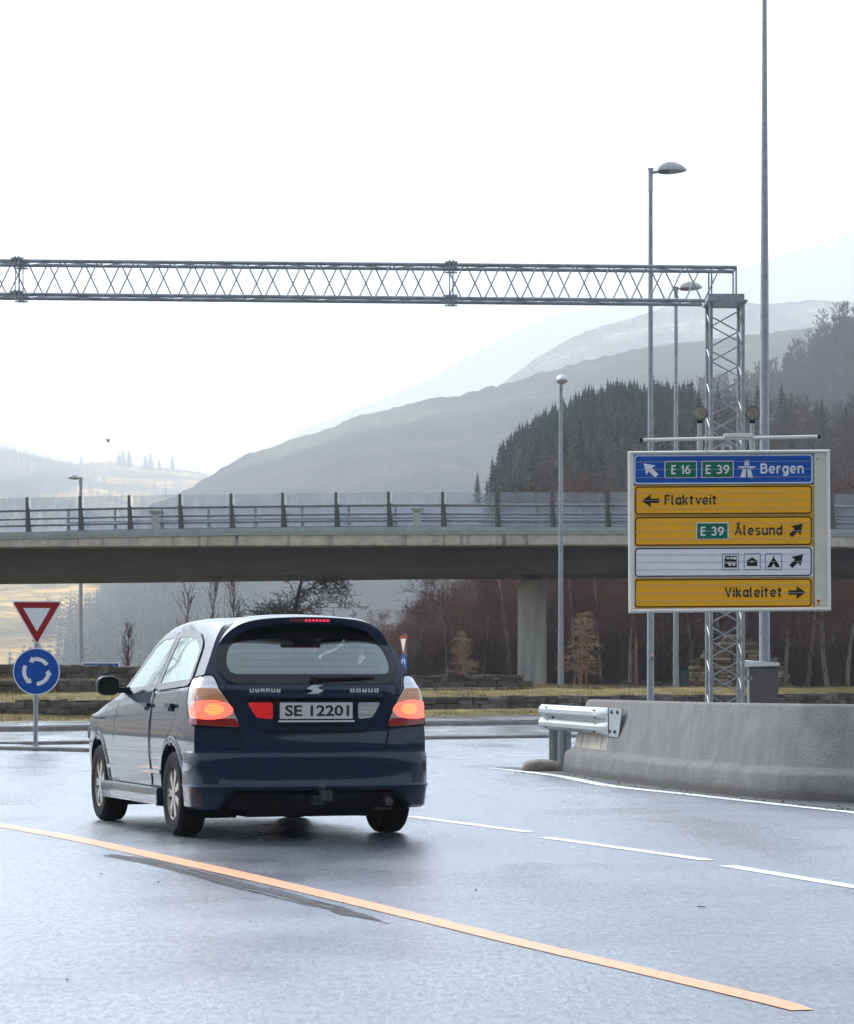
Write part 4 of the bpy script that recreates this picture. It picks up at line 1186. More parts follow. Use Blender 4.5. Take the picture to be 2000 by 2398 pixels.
# end: battered towards the guardrail
e0 = secs[0]; n0 = offs(foot, 0); t0 = (foot[0]-foot[1]).normalized()
end1 = [p + t0*(-.26*max(0,(p.z-.3))*1.0) for p in e0]
for q in secs[:6]:
    pass
sh = lambda sec, i: [p - t0*(0.30*max(0, p.z-.30)/.58*max(0, 1-i/6)) for p in sec]
secs = [sh(s_, i) for i, s_ in enumerate(secs)]
cap = [p + (sum(secs[0], Vector())/len(secs[0]) - p)*.10 - t0*-.035 for p in secs[0]]
secs = [cap] + secs
mb = MB(); mb.sweep(secs)
def barrier_mat():
    m = mat('cast_barrier_concrete', (.175,.168,.156), .85, spec=.3, var=.2, scale=3.5, bump=.75, bscale=48, detail=10)
    n = m.node_tree.nodes; l = m.node_tree.links; b = n['Principled BSDF']
    src = b.inputs['Base Color'].links[0].from_socket
    tc = n.new('ShaderNodeTexCoord'); mp = n.new('ShaderNodeMapping'); mp.inputs['Scale'].default_value = (1,1,.1)
    l.new(tc.outputs['Object'], mp.inputs['Vector'])
    nz = n.new('ShaderNodeTexNoise'); nz.inputs['Scale'].default_value = 9; nz.inputs['Detail'].default_value = 6; l.new(mp.outputs[0], nz.inputs['Vector'])
    nz2 = n.new('ShaderNodeTexNoise'); nz2.inputs['Scale'].default_value = 1.1; nz2.inputs['Detail'].default_value = 4; l.new(tc.outputs['Object'], nz2.inputs['Vector'])
    sx = n.new('ShaderNodeSeparateXYZ'); l.new(tc.outputs['Object'], sx.inputs[0])
    # tide line of road dirt along the foot
    z2 = n.new('ShaderNodeMath'); z2.operation = 'MULTIPLY_ADD'; z2.inputs[1].default_value = .12; l.new(nz2.outputs['Fac'], z2.inputs[0]); l.new(sx.outputs['Z'], z2.inputs[2])
    mr = n.new('ShaderNodeMapRange'); mr.inputs['From Min'].default_value = .12; mr.inputs['From Max'].default_value = .17; mr.inputs['To Min'].default_value = .62; mr.inputs['To Max'].default_value = 0
    l.new(z2.outputs[0], mr.inputs['Value'])
    m1 = n.new('ShaderNodeMix'); m1.data_type = 'RGBA'; l.new(mr.outputs[0], m1.inputs['Factor']); l.new(src, m1.inputs[6]); m1.inputs[7].default_value = (.07,.062,.055,1)
    mr2 = n.new('ShaderNodeMapRange'); mr2.inputs['From Min'].default_value = .42; mr2.inputs['From Max'].default_value = .7; mr2.inputs['To Max'].default_value = .32
    l.new(nz.outputs['Fac'], mr2.inputs['Value'])
    m2 = n.new('ShaderNodeMix'); m2.data_type = 'RGBA'; l.new(mr2.outputs[0], m2.inputs['Factor']); l.new(m1.outputs[2], m2.inputs[6]); m2.inputs[7].default_value = (.095,.088,.078,1)
    # pale weathered patch below the guardrail's end
    gy = n.new('ShaderNodeMath'); gy.operation = 'GREATER_THAN'; gy.inputs[1].default_value = 34.0; l.new(sx.outputs['Y'], gy.inputs[0])
    gz = n.new('ShaderNodeMath'); gz.operation = 'COMPARE'; gz.inputs[1].default_value = .43; gz.inputs[2].default_value = .12; l.new(sx.outputs['Z'], gz.inputs[0])
    gm_ = n.new('ShaderNodeMath'); gm_.operation = 'MULTIPLY'; l.new(gy.outputs[0], gm_.inputs[0]); l.new(gz.outputs[0], gm_.inputs[1])
    g2 = n.new('ShaderNodeMapRange'); g2.inputs['From Min'].default_value = .62; g2.inputs['From Max'].default_value = .5; g2.inputs['To Max'].default_value = .9
    l.new(nz.outputs['Fac'], g2.inputs['Value'])
    g3 = n.new('ShaderNodeMath'); g3.operation = 'MULTIPLY'; l.new(gm_.outputs[0], g3.inputs[0]); l.new(g2.outputs[0], g3.inputs[1])
    m3 = n.new('ShaderNodeMix'); m3.data_type = 'RGBA'; l.new(g3.outputs[0], m3.inputs['Factor']); l.new(m2.outputs[2], m3.inputs[6]); m3.inputs[7].default_value = (.42,.37,.30,1)
    l.new(m3.outputs[2], b.inputs['Base Color'])
    return m
o = mb.build('concrete_barrier', barrier_mat(), smooth=True)
tag(o, 'long grey concrete traffic barrier with stepped foot, curving out of the frame', 'barrier')
# pale weathered run under the guardrail plate
# guardrail: W beam from left end to a bolted end plate on the barrier face
ga = at(1272, 1676, 37.9); gb_ = at(1428, 1684, 33.9)
ga.z = .655; gb_.z = .64
gt = (gb_-ga).normalized(); gn = Vector((gt.y, -gt.x, 0)).normalized()     # towards the camera
if gn.y > 0: gn = -gn
up = Vector((0,0,1))
gr = empty('guardrail_end', (ga.x, ga.y, 0), 'short galvanised corrugated guardrail piece on two posts, bolted to the concrete barrier end', 'guardrail')
GRM = mat('bright_galvanised', (.33,.36,.37), .42, .4, var=.12, scale=12, bump=.06, bscale=30)
W = [(-.155,.0),(-.15,.012),(-.105,.072),(-.06,.08),(-.03,.035),(-.012,.004),(.012,.004),(.03,.035),(.06,.08),(.105,.072),(.15,.012),(.155,.0)]
L_ = (gb_-ga).length
secs = []
for f, k in ((0,.55),(.04,.9),(.1,1),(.5,1),(.86,1),(.9,.96),(.985,.25),(1.0,.02)):
    c = ga + gt*(L_*f)
    secs.append([c + up*z + gn*(y*k+.02) for z, y in W] + [c + up*z + gn*(y*k+.016) for z, y in reversed(W)])
mb = MB(); mb.sweep(secs); mb.build('rail_beam', GRM, gr, (ga.x,ga.y,0), smooth=True)
mb = MB(); c = gb_ + gt*.09; 
P = lambda a, z, y: c + gt*a + up*z + gn*y
mb.hexa([P(-.5,-.16,.012), P(.42,-.17,.012), P(.42,-.17,.002), P(-.5,-.16,.002), P(-.5,.155,.012), P(.62,.155,.012), P(.62,.155,.002), P(-.5,.155,.002)])
mb.build('end_plate', GRM, gr, (ga.x,ga.y,0))
mb = MB()
for (a_, z) in ((.1,.11),(.40,.11),(.0,-.11),(.26,-.11)): q = P(a_, z, .012); mb.cyl(q, q+gn*.02, .02, n=6)
for f in (.16, .88):
    for z, y in ((.12,.06),(.035,.045),(-.035,.045),(-.12,.06)):
        for s in (-.02, .02):
            q = ga + gt*(L_*f+s*1.6) + up*z + gn*(y+.018); mb.cyl(q, q+gn*.012 + up*(.006 if z > 0 else -.006), .01, n=6)
q = ga + gt*(L_*.2) + gn*.025; mb.cyl(q, q+gn*.02, .015, n=6)
for f in (.36,.48,.6,.74): q = ga + gt*(L_*f) + gn*.023 ; mb.box(q, (.006,.01,.03))
mb.build('bolt', DARKSTEEL, gr, (ga.x,ga.y,0))
for f in (.13, .29):
    mb = MB(); c = ga + gt*(L_*f) - gn*.05
    # sigma-profile post
    pr = [(-.075,.05),(-.075,-.05),(-.02,-.05),(-.012,-.015),(.012,-.015),(.02,-.05),(.075,-.05),(.075,.05),(.068,.05),(.068,-.043),(.026,-.043),(.018,-.008),(-.018,-.008),(-.026,-.043),(-.068,-.043),(-.068,.05)]
    mb.sweep([[Vector((c.x + a_, c.y + b_, z)) for a_, b_ in pr] for z in (-.02, .77)]); mb.build('post', GRM, gr, (ga.x,ga.y,0))
def rock(name, c, r, m, seed, sub=3, amp=.18):
    bm = bmesh.new(); bmesh.ops.create_icosphere(bm, subdivisions=sub, radius=1)
    rn = random.Random(seed); o3 = Vector((rn.random()*9, rn.random()*9, rn.random()*9))
    from mathutils import noise
    for v in bm.verts:
        k = 1 + amp*noise.noise(v.co*1.3+o3) + amp*.4*noise.noise(v.co*3.5+o3)
        q = v.co*k; q = Vector((math.copysign(abs(q.x)**.85, q.x), math.copysign(abs(q.y)**.85, q.y), math.copysign(abs(q.z)**.8, q.z)))
        v.co = Vector((q.x*r[0], q.y*r[1], q.z*r[2]))
    me = bpy.data.meshes.new(name); bm.to_mesh(me); bm.free(); me.materials.append(m); me.shade_smooth()
    ob = link(name, me); ob.location = c; return ob
bc = gnd(1269, 1806)
tag(rock('boulder', (bc.x, bc.y+.12, .04), (.245,.2,.10), mat('boulder_stone', (.2,.175,.14), .8, var=.3, scale=9, bump=.5, bscale=30), 3), 'low rounded boulder lying at the foot of the guardrail posts', 'boulder')

# ================================================================ STONE WALLS
STONE = mat('wall_stone', (.045,.036,.030), .9, spec=.2, col2=(.125,.095,.07), scale=5, bump=.6, bscale=14, island=.55)
STONE2 = mat('cairn_stone', (.09,.07,.05), .9, spec=.2, col2=(.27,.2,.125), scale=4, bump=.6, bscale=14, island=.6)
def stone(mb, c, ax, dims, rn):
    """one rough block: jittered, bulged box"""
    ay = Vector((-ax.y, ax.x, 0)); 
    w_, d_, h_ = dims; g = .22*min(h_, w_)
    def ringp(z, k, j):
        pts = []
        for (sx, sy) in ((-1,-.82),(-.86,-1),(.86,-1),(1,-.82),(1,1),(-1,1)):
            pts.append(c + ax*(sx*w_/2*k + rn.uniform(-j,j)) + ay*(sy*d_/2*(k if sy < 0 else 1) + rn.uniform(-j,j)) + Vector((0,0,z + rn.uniform(-j,j))))
        return pts
    j = .085*h_
    mb.sweep([ringp(-h_/2, .96, j), ringp(-h_/3, 1.0, j), ringp(h_/3, 1.0, j), ringp(h_/2, .95, j)])
def stone_wall(label, pa, pb, zb0, zt0, zb1, zt1, courses, ln, seed, m=None, dep=.4):
    rn = random.Random(seed); mb = MB()
    A, B = Vector((*pa, 0)), Vector((*pb, 0)); L = (B-A).length; ax = (B-A).normalized(); ay = Vector((-ax.y, ax.x, 0))
    hs = [rn.uniform(.8,1.2) for _ in range(courses)]; tot = sum(hs); z0 = 0
    for k in range(courses):
        z1 = z0 + hs[k]/tot; x = -rn.random()*ln
        while x < L:
            wd = ln*rn.uniform(.4,1.8); f = min(1, max(0, (x+wd/2)/L))
            zb = zb0+(zb1-zb0)*f - .04; zt = zt0+(zt1-zt0)*f
            h = (z1-z0)*(zt-zb)
            top = rn.uniform(-.04, .05)*(k == courses-1)
            c = A + ax*(x+wd/2) + ay*(dep/2 + rn.uniform(-.03,.03)); c.z = zb + (z0+z1)/2*(zt-zb) + top/2
            if rn.random() < .3 and h > .1:      # split into two thin stones
                stone(mb, c + Vector((0,0,h*.25)), ax, (wd*.97, dep, h*.47), rn); stone(mb, c - Vector((0,0,h*.25)), ax, (wd*.97, dep, h*.47), rn)
            else: stone(mb, c, ax, (wd*.955, dep, h*.94 + top), rn)
            x += wd
        z0 = z1
    # dark earth core behind the joints
    a = A + ay*.2; b = B + ay*.2
    o = mb.build('stone_wall', m or STONE); 
    return tag(o, label, 'stone wall', 'dry stone terrace walls')
def lin(l_, r_, u): return l_ + (r_-l_)*u/1250
def wallrow(label, Yl, Yr, zbl, zbr, ztl, ztr, u0, u1, c, ln, seed):
    P = []
    for u in (u0, u1):
        Y = lin(Yl,Yr,u); P.append(((u-1000)/FPX*Y, Y))
    stone_wall(label, P[0], P[1], lin(zbl,zbr,u0), lin(ztl,ztr,u0), lin(zbl,zbr,u1), lin(ztl,ztr,u1), c, ln, seed)
wallrow('lowest and nearest of the three stacked stone walls of the roundabout, running the full width behind the car', 71, 87, .39, .44, .655, .735, -200, 2900, 2, .55, 1)
wallrow('middle stone wall of the roundabout terraces, ending at the concrete pier', 75, 91, .88, 1.02, 1.145, 1.345, -200, 1222, 2, .5, 2)
wallrow('topmost stone wall of the roundabout terraces, seen left of the car behind the yield sign', 78, 95, 1.2, 1.2, 1.54, 1.5, -200, 420, 2, .42, 3)
# low far wall between the lamps
pa, pb = at(1458, 1600, 105), at(1580, 1600, 105)
stone_wall('low rough stone wall of small stones behind the green cabinet', (pa.x, 105), (pb.x, 105), .95, 1.15, .95, 1.13, 3, .16, 5)

# cairn: stepped stone monument
rn = random.Random(11); mb = MB(); Yc = 99
base = at(1735, 1640, Yc); k = Yc/FPX
steps = [(1608,1860,1640,1605),(1605,1852,1605,1580),(1622,1838,1580,1560),(1632,1822,1560,1540),(1650,1810,1540,1522),(1672,1795,1522,1512),(1684,1776,1512,1504),(1694,1757,1504,1494),(1704,1738,1494,1486)]
for (u0, u1, vb, vt) in steps:
    n_c = max(1, round((vb-vt)*k/.11)); 
    for c_ in range(n_c):
        z0 = CAM_H + (HORIZON-vb)*k + c_*(vb-vt)*k/n_c; h = (vb-vt)*k/n_c
        x = (u0-1000)*k + rn.uniform(-.06,.06); xe = (u1-1000)*k + rn.uniform(-.06,.06)
        while x < xe - .06:
            wd = min(rn.choice((.18,.25,.4,.6,.8))*rn.uniform(.8,1.2), xe-x)
            stone(mb, Vector((x+wd/2, Yc + .6 + rn.uniform(-.04,.04), z0+h/2)), Vector((1,0,0)), (wd*.98, 1.2, h*.95), rn); x += wd
tag(mb.build('cairn', STONE2), 'stepped pyramid of dry stones seen through the lattice tower', 'cairn')

# ================================================================ CABINETS
cp = at(1789, 1600, 50); s50 = 50/FPX
cb = empty('utility_cabinet', (cp.x, 50, -.05), 'tall grey-brown metal cabinet with pale sloping lid beside the lattice tower', 'cabinet')
CBM = mat('cabinet_brown', (.1,.088,.08), .5, var=.08, scale=3, bump=.05, bscale=8)
CBS = mat('cabinet_side', (.16,.155,.15), .5, var=.08, scale=3)
xa, xb = (1755-1000)*s50, (1823-1000)*s50; zt = CAM_H + (HORIZON-1560)*s50
mb = MB(); mb.box(((xa+xb)/2-.0, 50.2, zt/2), (xb-xa, .4, zt)); mb.build('body', CBS, cb, (cp.x,50,-.05), bevel=.006)
mb = MB(); mb.box(((xa+xb)/2, 49.985, zt/2), (xb-xa-.02, .022, zt-.02)); dr = mb.build('door', CBM, cb, (cp.x,50,-.05), bevel=.004)
mb = MB(); mb.box((xa-.03, 50.1, zt-.2), (.05,.1,.05)); mb.box((xa+.03, 49.965, zt-.2), (.03,.02,.05)); mb.build('latch', GALV, cb, (cp.x,50,-.05))
mb = MB(); xl = (1738-1000)*s50
mb.hexa([Vector(q) for q in ((xl,49.93,zt-.015),(xb+.012,49.93,zt+.004),(xb+.012,50.45,zt+.004),(xl,50.45,zt+.004),(xl+.0,49.93,zt+.09),(xb+.012,49.93,zt+.06),(xb+.012,50.45,zt+.06),(xl,50.45,zt+.11))])
mb.build('lid', mat('cabinet_lid', (.72,.71,.66), .4, var=.05), cb, (cp.x,50,-.05), bevel=.005)
gp = at(1597, 1611, 97.5); s76 = 97.5/FPX
gc = empty('utility_cabinet', (gp.x, 97.5, gp.z), 'small dark green box cabinet at the foot of a lamp post', 'cabinet')
GCM = mat('cabinet_green', (.008,.045,.045), .5, var=.1, scale=5)
hh = 41*s76; mb = MB(); mb.box((gp.x,97.65,gp.z+hh/2-.05), (33*s76,.3,hh+.1)); b_ = mb.build('body', GCM, gc, gp, bevel=.008)
mb = MB(); mb.box((gp.x,97.65,gp.z+hh+.012), (36*s76,.34,.025)); mb.build('lid', GCM, gc, gp, bevel=.005)
mb = MB(); mb.box((gp.x,97.49,gp.z+hh*.45), (30*s76,.016,hh*.85)); dd = mb.build('door', GCM, gc, gp, bevel=.004)
mb = MB(); mb.cyl((gp.x+.1,97.485,gp.z+hh*.6), (gp.x+.1,97.465,gp.z+hh*.6), .012, n=8); mb.build('lock', GALV, dd, gp)

# ================================================================ TREES
BARK_D = mat('dark_twigs', (.035,.022,.02), .9, var=.3, scale=1.2)
BARK_R = mat('reddish_twigs', (.21,.10,.078), .9, spec=.1, col2=(.08,.042,.034), scale=.35)
BIRCH = mat('birch_bark', (.46,.42,.37), .8, col2=(.10,.085,.07), scale=4, stretch=(1,1,.35))
STRAW = mat('dry_larch', (.33,.22,.14), .9, var=.3, scale=3)
WOODP = mat('post_wood', (.13,.085,.055), .85, var=.35, scale=5, stretch=(1,1,.15), bump=.3, bscale=25)
RUSTW = mat('stake_wood', (.16,.07,.03), .85, var=.35, scale=5, stretch=(1,1,.15))
def grow(rn, p, d, L, r, depth, segs, spread=.75, nb=5, upw=.12, wob=.13, ns=6, taper=.35, minr=.004):
    dl = L/ns; r_ = r
    pts = [p]
    for i in range(ns):
        d = (d + Vector((rn.gauss(0,wob), rn.gauss(0,wob), rn.gauss(0,wob*.7)+upw))).normalized()
        q = p + d*dl; r2 = max(minr, r*(1-(1-taper)*(i+1)/ns))
        segs.append((*p, *q, r_, r2)); p, r_ = q, r2; pts.append((p, d, r_))
    if depth > 0:
        for b in range(nb):
            i = rn.randint(max(1, ns//3 if depth > 1 else 1), ns)
            q, dd, rr_ = pts[i]
            a = rn.uniform(0, 6.283); ax = dd.orthogonal().normalized(); bx = dd.cross(ax)
            side = ax*math.cos(a) + bx*math.sin(a)
            nd = (dd*(1-spread*.6) + side*spread).normalized()
            grow(rn, q, nd, L*rn.uniform(.42,.68), max(minr, rr_*.62), depth-1, segs, spread, nb, upw, wob*1.15, max(3, ns-1), taper, minr)
def bare_tree(seed, h, r, nb=6, depth=3, spread=.8, upw=.1, trunk_frac=1.0, minr=.005, wob=.1, first=.25, n1=14):
    """trunk segments, crown segments"""
    rn = random.Random(seed); T = []; C = []
    p = Vector((0,0,-.1)); d = Vector((rn.gauss(0,.05), rn.gauss(0,.05), 1)).normalized(); ns = 12; r_ = r; pts = []
    for i in range(ns):
        d = (d + Vector((rn.gauss(0,.05), rn.gauss(0,.05), .12))).normalized(); q = p + d*(h*trunk_frac/ns); r2 = max(minr*1.5, r*(1-.88*(i+1)/ns))
        T.append((*p, *q, r_, r2)); p, r_ = q, r2; pts.append((p, d, r_, (i+1)/ns))
    for b in range(n1):
        c = [x for x in pts if x[3] >= first]; q, dd, rr_, f = c[rn.randrange(len(c))]
        a = rn.uniform(0, 6.283); nd = Vector((math.cos(a)*spread, math.sin(a)*spread, 1-spread*.55)).normalized()
        grow(rn, q, nd, h*rn.uniform(.26,.42)*(1.15-f*.6), max(minr, rr_*.55), depth-1, C, spread, nb, upw, wob*1.4, 5, .35, minr)
    return np.array(T), np.array(C)
def tree_obj(name, label, cat, loc, T, C, mT, mC, ang=0, sc=1, group=None, sides=5):
    t = empty(name, loc, label, cat, group, ang); t.scale = (sc, sc, sc)
    V, F = seg_mesh(T, sides+1); link('trunk', np_mesh('trunk', V, F, mT), t)
    V, F = seg_mesh(C, 3); link('crown', np_mesh('crown', V, F, mC), t)
    return t
def tcopy(t, label, loc, ang, sc):
    c = t.copy(); COL.objects.link(c); c.location = loc; c.rotation_euler = (0,0,ang); c.scale = (sc,sc,sc); c['label'] = label
    for ch in list(t.children):
        d = ch.copy(); COL.objects.link(d); d.parent = c
    return c
# the wide dark tree behind the car's roof
T, C = bare_tree(21, 4.6, .17, nb=6, depth=4, spread=.95, upw=.06, first=.2, n1=13, minr=.009, wob=.16)
p = at(690, 1565, 112)
tree_obj('bare_tree', 'wide dark leafless tree above the car roof, under the bridge girder', 'tree', (p.x, 112, 0.8), T, C, BARK_D, BARK_D, 0.6, 1.4).scale = (1.5, 1.5, .98)
# slender bare shrubs left of it
GSH = 'slender bare shrubs behind the car'
for i, (u, vt, lb) in enumerate(((425,1395,'thin bare shrub nearest the yield sign, left of the car roof'), (497,1370,'bare shrub with many upright shoots left of the wide dark tree'), (545,1350,'tallest thin bare sapling just left of the wide dark tree'), (300,1470,'short reddish bare shrub behind the car windscreen and blue sign'))):
    Y = 108+i*2; p = at(u, vt, Y); h = p.z-1.2
    T, C = bare_tree(40+i, h, .04, nb=4, depth=2, spread=.42, upw=.22, first=.1, n1=20, minr=.009)
    tree_obj('bare_shrub', lb, 'shrub', (p.x, Y, 1.2), T, C, BARK_R, BARK_R, i*1.1, 1.0, GSH)
# birches one can tell apart, in front of the wood
GB = 'birches at the edge of the wood'
B = []
for i in range(4):
    T, C = bare_tree(60+i, 6.2, .09, nb=7, depth=3, spread=.72, upw=.05, first=.2, n1=26, minr=.0075, wob=.13)
    B.append((T, C))
bl = [(1044,116,0,.75,'white-stemmed birch left of the concrete pier, between the car and the pier'),(1130,120,1,.78,'leaning birch just left of the concrete pier, its trunk slanting'),
      (1192,117,2,.95,'birch hard against the left side of the concrete pier'),(1345,118,3,1.0,'birch directly right of the head-on street lamp pole'),(1408,117,1,.9,'birch behind the pale larch sapling right of the head-on lamp'),
      (1475,113,0,.95,'birch with twisting pale stem beside the wooden post, under the sign left corner'),(1618,116,2,1.0,'birch between the green cabinet lamp and the lattice tower'),
      (1690,118,3,1.05,'white birch stem seen through the lattice tower above the cairn'),(1842,112,2,.9,'birch just right of the tall mast'),(1893,115,1,1.0,'birch with crooked pale stem right of the brown cabinet'),
      (1938,109,0,1.0,'birch with bright speckled trunk below the direction sign right corner'),(1985,113,3,.95,'birch at the right edge of the photo below the bridge'),(905,125,2,.45,'small greyish birch right of the car, far left of the wood')]
first_of = {}
for (u, Y, k_, sc, lb) in bl:
    p = at(u, 1604, Y); ang = (u*.37) % 6.28; loc = (p.x, Y, 1.0)
    if k_ not in first_of: first_of[k_] = tree_obj('birch_tree', lb, 'tree', loc, B[k_][0], B[k_][1], BIRCH, BARK_R, ang, sc, GB)
    else: tcopy(first_of[k_], lb, loc, ang, sc)
# the wood behind, one mass
protos = [bare_tree(80+i, 6.5, .08, nb=7, depth=3, spread=.7, upw=.07, first=.12, n1=20, minr=.010, wob=.13) for i in range(5)]
rn = random.Random(5); ST = []; SC = []
for i in range(225):
    Y = rn.uniform(119, 172); u = rn.uniform(880, 2150) if i < 170 else rn.uniform(2150, 2900)
    if u < 1000: sc = (.3 + .3*(u-880)/120)*rn.uniform(.8,1.1)
    elif u < 1250: sc = rn.uniform(.46, .56)
    else: sc = rn.uniform(.75, 1.25)
    if u < 960 and Y < 135: Y += 25
    T, C = protos[i % 5]; loc = ((u-1000)/FPX*Y, Y, 1.0 + max(0, Y-165)*.12); a_ = rn.uniform(0,6.28)
    ST.append(xform(T, loc, a_, sc)); SC.append(xform(C, loc, a_, sc))
V, F = seg_mesh(np.concatenate([s_ for i, s_ in enumerate(SC) if i % 3]), 3); tag(link('woodland', np_mesh('woodland', V, F, BARK_R)), kind='stuff')
V, F = seg_mesh(np.concatenate(SC[::3]), 3); tag(link('woodland', np_mesh('woodland', V, F, mat('pale_twigs', (.2,.155,.135), .9, spec=.1, col2=(.06,.042,.037), scale=.5))), kind='stuff')
V, F = seg_mesh(np.concatenate(ST), 5); tag(link('woodland', np_mesh('woodland', V, F, mat('wood_stems', (.05,.042,.036), .9, col2=(.34,.3,.265), scale=.5, stretch=(1,1,.5)))), kind='stuff')
# brush at the wood's foot
S_ = []
for i in range(14500):
    Y = rn.uniform(113, 150); u = rn.uniform(890, 2120) if i < 11000 else rn.uniform(2120, 2900)
    x = (u-1000)/FPX*Y; h = rn.uniform(.4, 2.6)*(1 if u > 1000 else .6); p = Vector((x, Y, .95)); d = Vector((rn.gauss(0,.25), rn.gauss(0,.2), 1)).normalized()
    q = p + d*h*.5; d2 = (d + Vector((rn.gauss(0,.3), rn.gauss(0,.3), .1))).normalized(); r_ = p + d*h*.5 + d2*h*.5
    S_ += [(*p,*q,.016,.011), (*q,*r_,.011,.006), (*q, *(q + (d+Vector((rn.gauss(0,.7),0,0))).normalized()*h*.4), .008,.005)]
V, F = seg_mesh(np.array(S_), 3); tag(link('undergrowth', np_mesh('undergrowth', V, F, mat('brush', (.024,.017,.014), .95, spec=.1, col2=(.085,.055,.045), scale=.6))), kind='stuff')

# dry larch saplings with their stakes
def larch(seed, h):
    rn = random.Random(seed); T = []; C = []; p = Vector((0,0,-.05)); d = Vector((.02,0,1)); ns = 10; pts = []
    for i in range(ns):
        d = (d + Vector((rn.gauss(0,.04), rn.gauss(0,.04), .1))).normalized(); q = p + d*h/ns; T.append((*p,*q,.026*(1-i/ns)+.007,.026*(1-(i+1)/ns)+.006)); p = q; pts.append((p, i/ns))
    for i in range(120):
        i_ = rn.randrange(1, ns-1); fr_ = rn.random(); q = pts[i_][0].lerp(pts[i_+1][0], fr_); f = pts[i_][1] + fr_/ns; a = rn.uniform(0,6.28); L = h*.36*(1.1-f*.8)*rn.uniform(.45,1.15); d = Vector((math.cos(a), math.sin(a), rn.uniform(0,.7))).normalized()
        o = q; r_ = .008
        for s in range(6):
            d = (d + Vector((rn.gauss(0,.16), rn.gauss(0,.16), rn.gauss(-.1,.12)))).normalized(); e = o + d*L/6; C.append((*o,*e,r_,r_*.85)); 
            for kk in range(3):
                sd = (d + Vector((rn.gauss(0,.6), rn.gauss(0,.6), rn.gauss(0,.5)))).normalized(); C.append((*o, *(o + sd*L*.22), .0055,.004))
            o = e; r_ *= .88
    return np.array(T), np.array(C)
GL = 'dry larch saplings tied to stakes'
for i, (u, vb, vt, Y, lb) in enumerate(((1362,1614,1430,97,'straw-coloured dry larch sapling right of the head-on street lamp'), (1082,1604,1475,99,'straw-coloured dry larch sapling between the car and the concrete pier'))):
    p = at(u, vb, Y); h = (vb-vt)*Y/FPX
    T, C = larch(5+i, h); tree_obj('larch_sapling', lb, 'sapling', (p.x, Y, p.z), T, C, STRAW, STRAW, i, 1, GL)
GS = 'wooden stakes supporting the larch saplings'
for (u, vb, vt, Y, lb) in ((1356,1616,1490,96.6,'thin wooden stake left of the larch sapling right of the head-on lamp'),(1373,1616,1482,96.7,'taller rust-brown wooden stake through the larch sapling right of the head-on lamp'),(1069,1604,1505,98.6,'rust-brown wooden stake beside the larch sapling near the car')):
    p = at(u, vb, Y); mb = MB(); hh = (vb-vt)*Y/FPX; mb.box((p.x, Y, p.z+hh/2-.05), (.075,.075,hh+.1)); 
    st = mb.build('tree_stake', RUSTW, bevel=.006); tag(st, lb, 'stake', GS)
p = at(1490, 1612, 98); mb = MB(); mb.lathe([(.055,p.z-.1),(.06,p.z+.8),(.052,p.z+1.6),(.03,p.z+1.69),(0,p.z+1.68)], (p.x,98,0), n=10)
tag(mb.build('wooden_post', WOODP, smooth=True), 'weathered round wooden post standing on the grass left of the tallest lamp pole', 'post')

# ---- conifers
def conifer(seed, h, tiers=15, fr=9):
    rn = random.Random(seed); V = []; F = []
    for t in range(tiers):
        f = t/(tiers-1); z = h*(.1 + .88*f); R0 = h*.2*(1-f)**.8 + .05*h*.2
        for k in range(fr):
            a = 6.283*(k + rn.random())/fr; L = R0*rn.uniform(.65,1.2); dz = -h*.03*rn.uniform(.5,1.8); wd = L*.33
            ca, sa = math.cos(a), math.sin(a); b = len(V)
            V += [(0,0,z+h*.045), (ca*L*.6 - sa*wd, sa*L*.6 + ca*wd, z+dz*.6), (ca*L, sa*L, z+dz+L*.05), (ca*L*.6 + sa*wd, sa*L*.6 - ca*wd, z+dz*.6)]
            F += [(b,b+1,b+2),(b,b+2,b+3)]
    b = len(V); V += [(.04*h*.1,0,h*.95),(-.03*h*.1,.03*h*.1,h*.95),(-.03*h*.1,-.03*h*.1,h*.95),(0,0,h*1.03)]; F += [(b,b+1,b+3),(b+1,b+2,b+3),(b+2,b,b+3)]
    return np.array(V), np.array(F)
def conifer_trunk(h): return np.array([(0,0,-.3,0,0,h*.9,h*.018,h*.004)])
CLOW = [conifer(300+i, 1.0, 7, 6) for i in range(6)]
CPRO = [conifer(200+i, 1.0, 14+i % 3, 9) for i in range(6)]
CON = mat('spruce_needles', (.008,.022,.019), .9, spec=.1, col2=(.024,.048,.038), scale=.25, island=.3)
def place_conifers(name, spots, m, low=False):
    Vs = []; Fs = []; n = 0
    for i, (x, y, z, h) in enumerate(spots):
        V, F = (CLOW if low else CPRO)[i % 6]; a = (i*2.4) % 6.28; c, s = math.cos(a)*h, math.sin(a)*h
        M = np.array([[c,-s,0],[s,c,0],[0,0,h]]); Vs.append(V @ M.T + np.array([x,y,z])); Fs.append(F+n); n += len(V)
    return tag(link(name, np_mesh(name, np.concatenate(Vs), np.concatenate(Fs), m)), kind='stuff')
def hill_spots(seed, n, test, hrange):
    V = HILLS[seed]; out = []; rn = random.Random(seed); n0, n1 = V.shape[:2]; tries = 0
    cols = [i for i in range(n0) if -80 < 1000 + FPX*V[i, int(n1*.8), 0]/V[i, int(n1*.8), 1] < 2900]
    while len(out) < n and tries < n*40:
        tries += 1
        i = rn.choice(cols); j = rn.randrange(int(n1*.88)); p = V[i, j] + (V[min(i+1,n0-1), j]-V[i, j])*rn.random()
        u = 1000 + FPX*p[0]/p[1]; v = HORIZON - (p[2]-CAM_H)/p[1]*FPX
        if test(u, v, rn): out.append((p[0], p[1], p[2]-.2, rn.uniform(*hrange)))
    return out
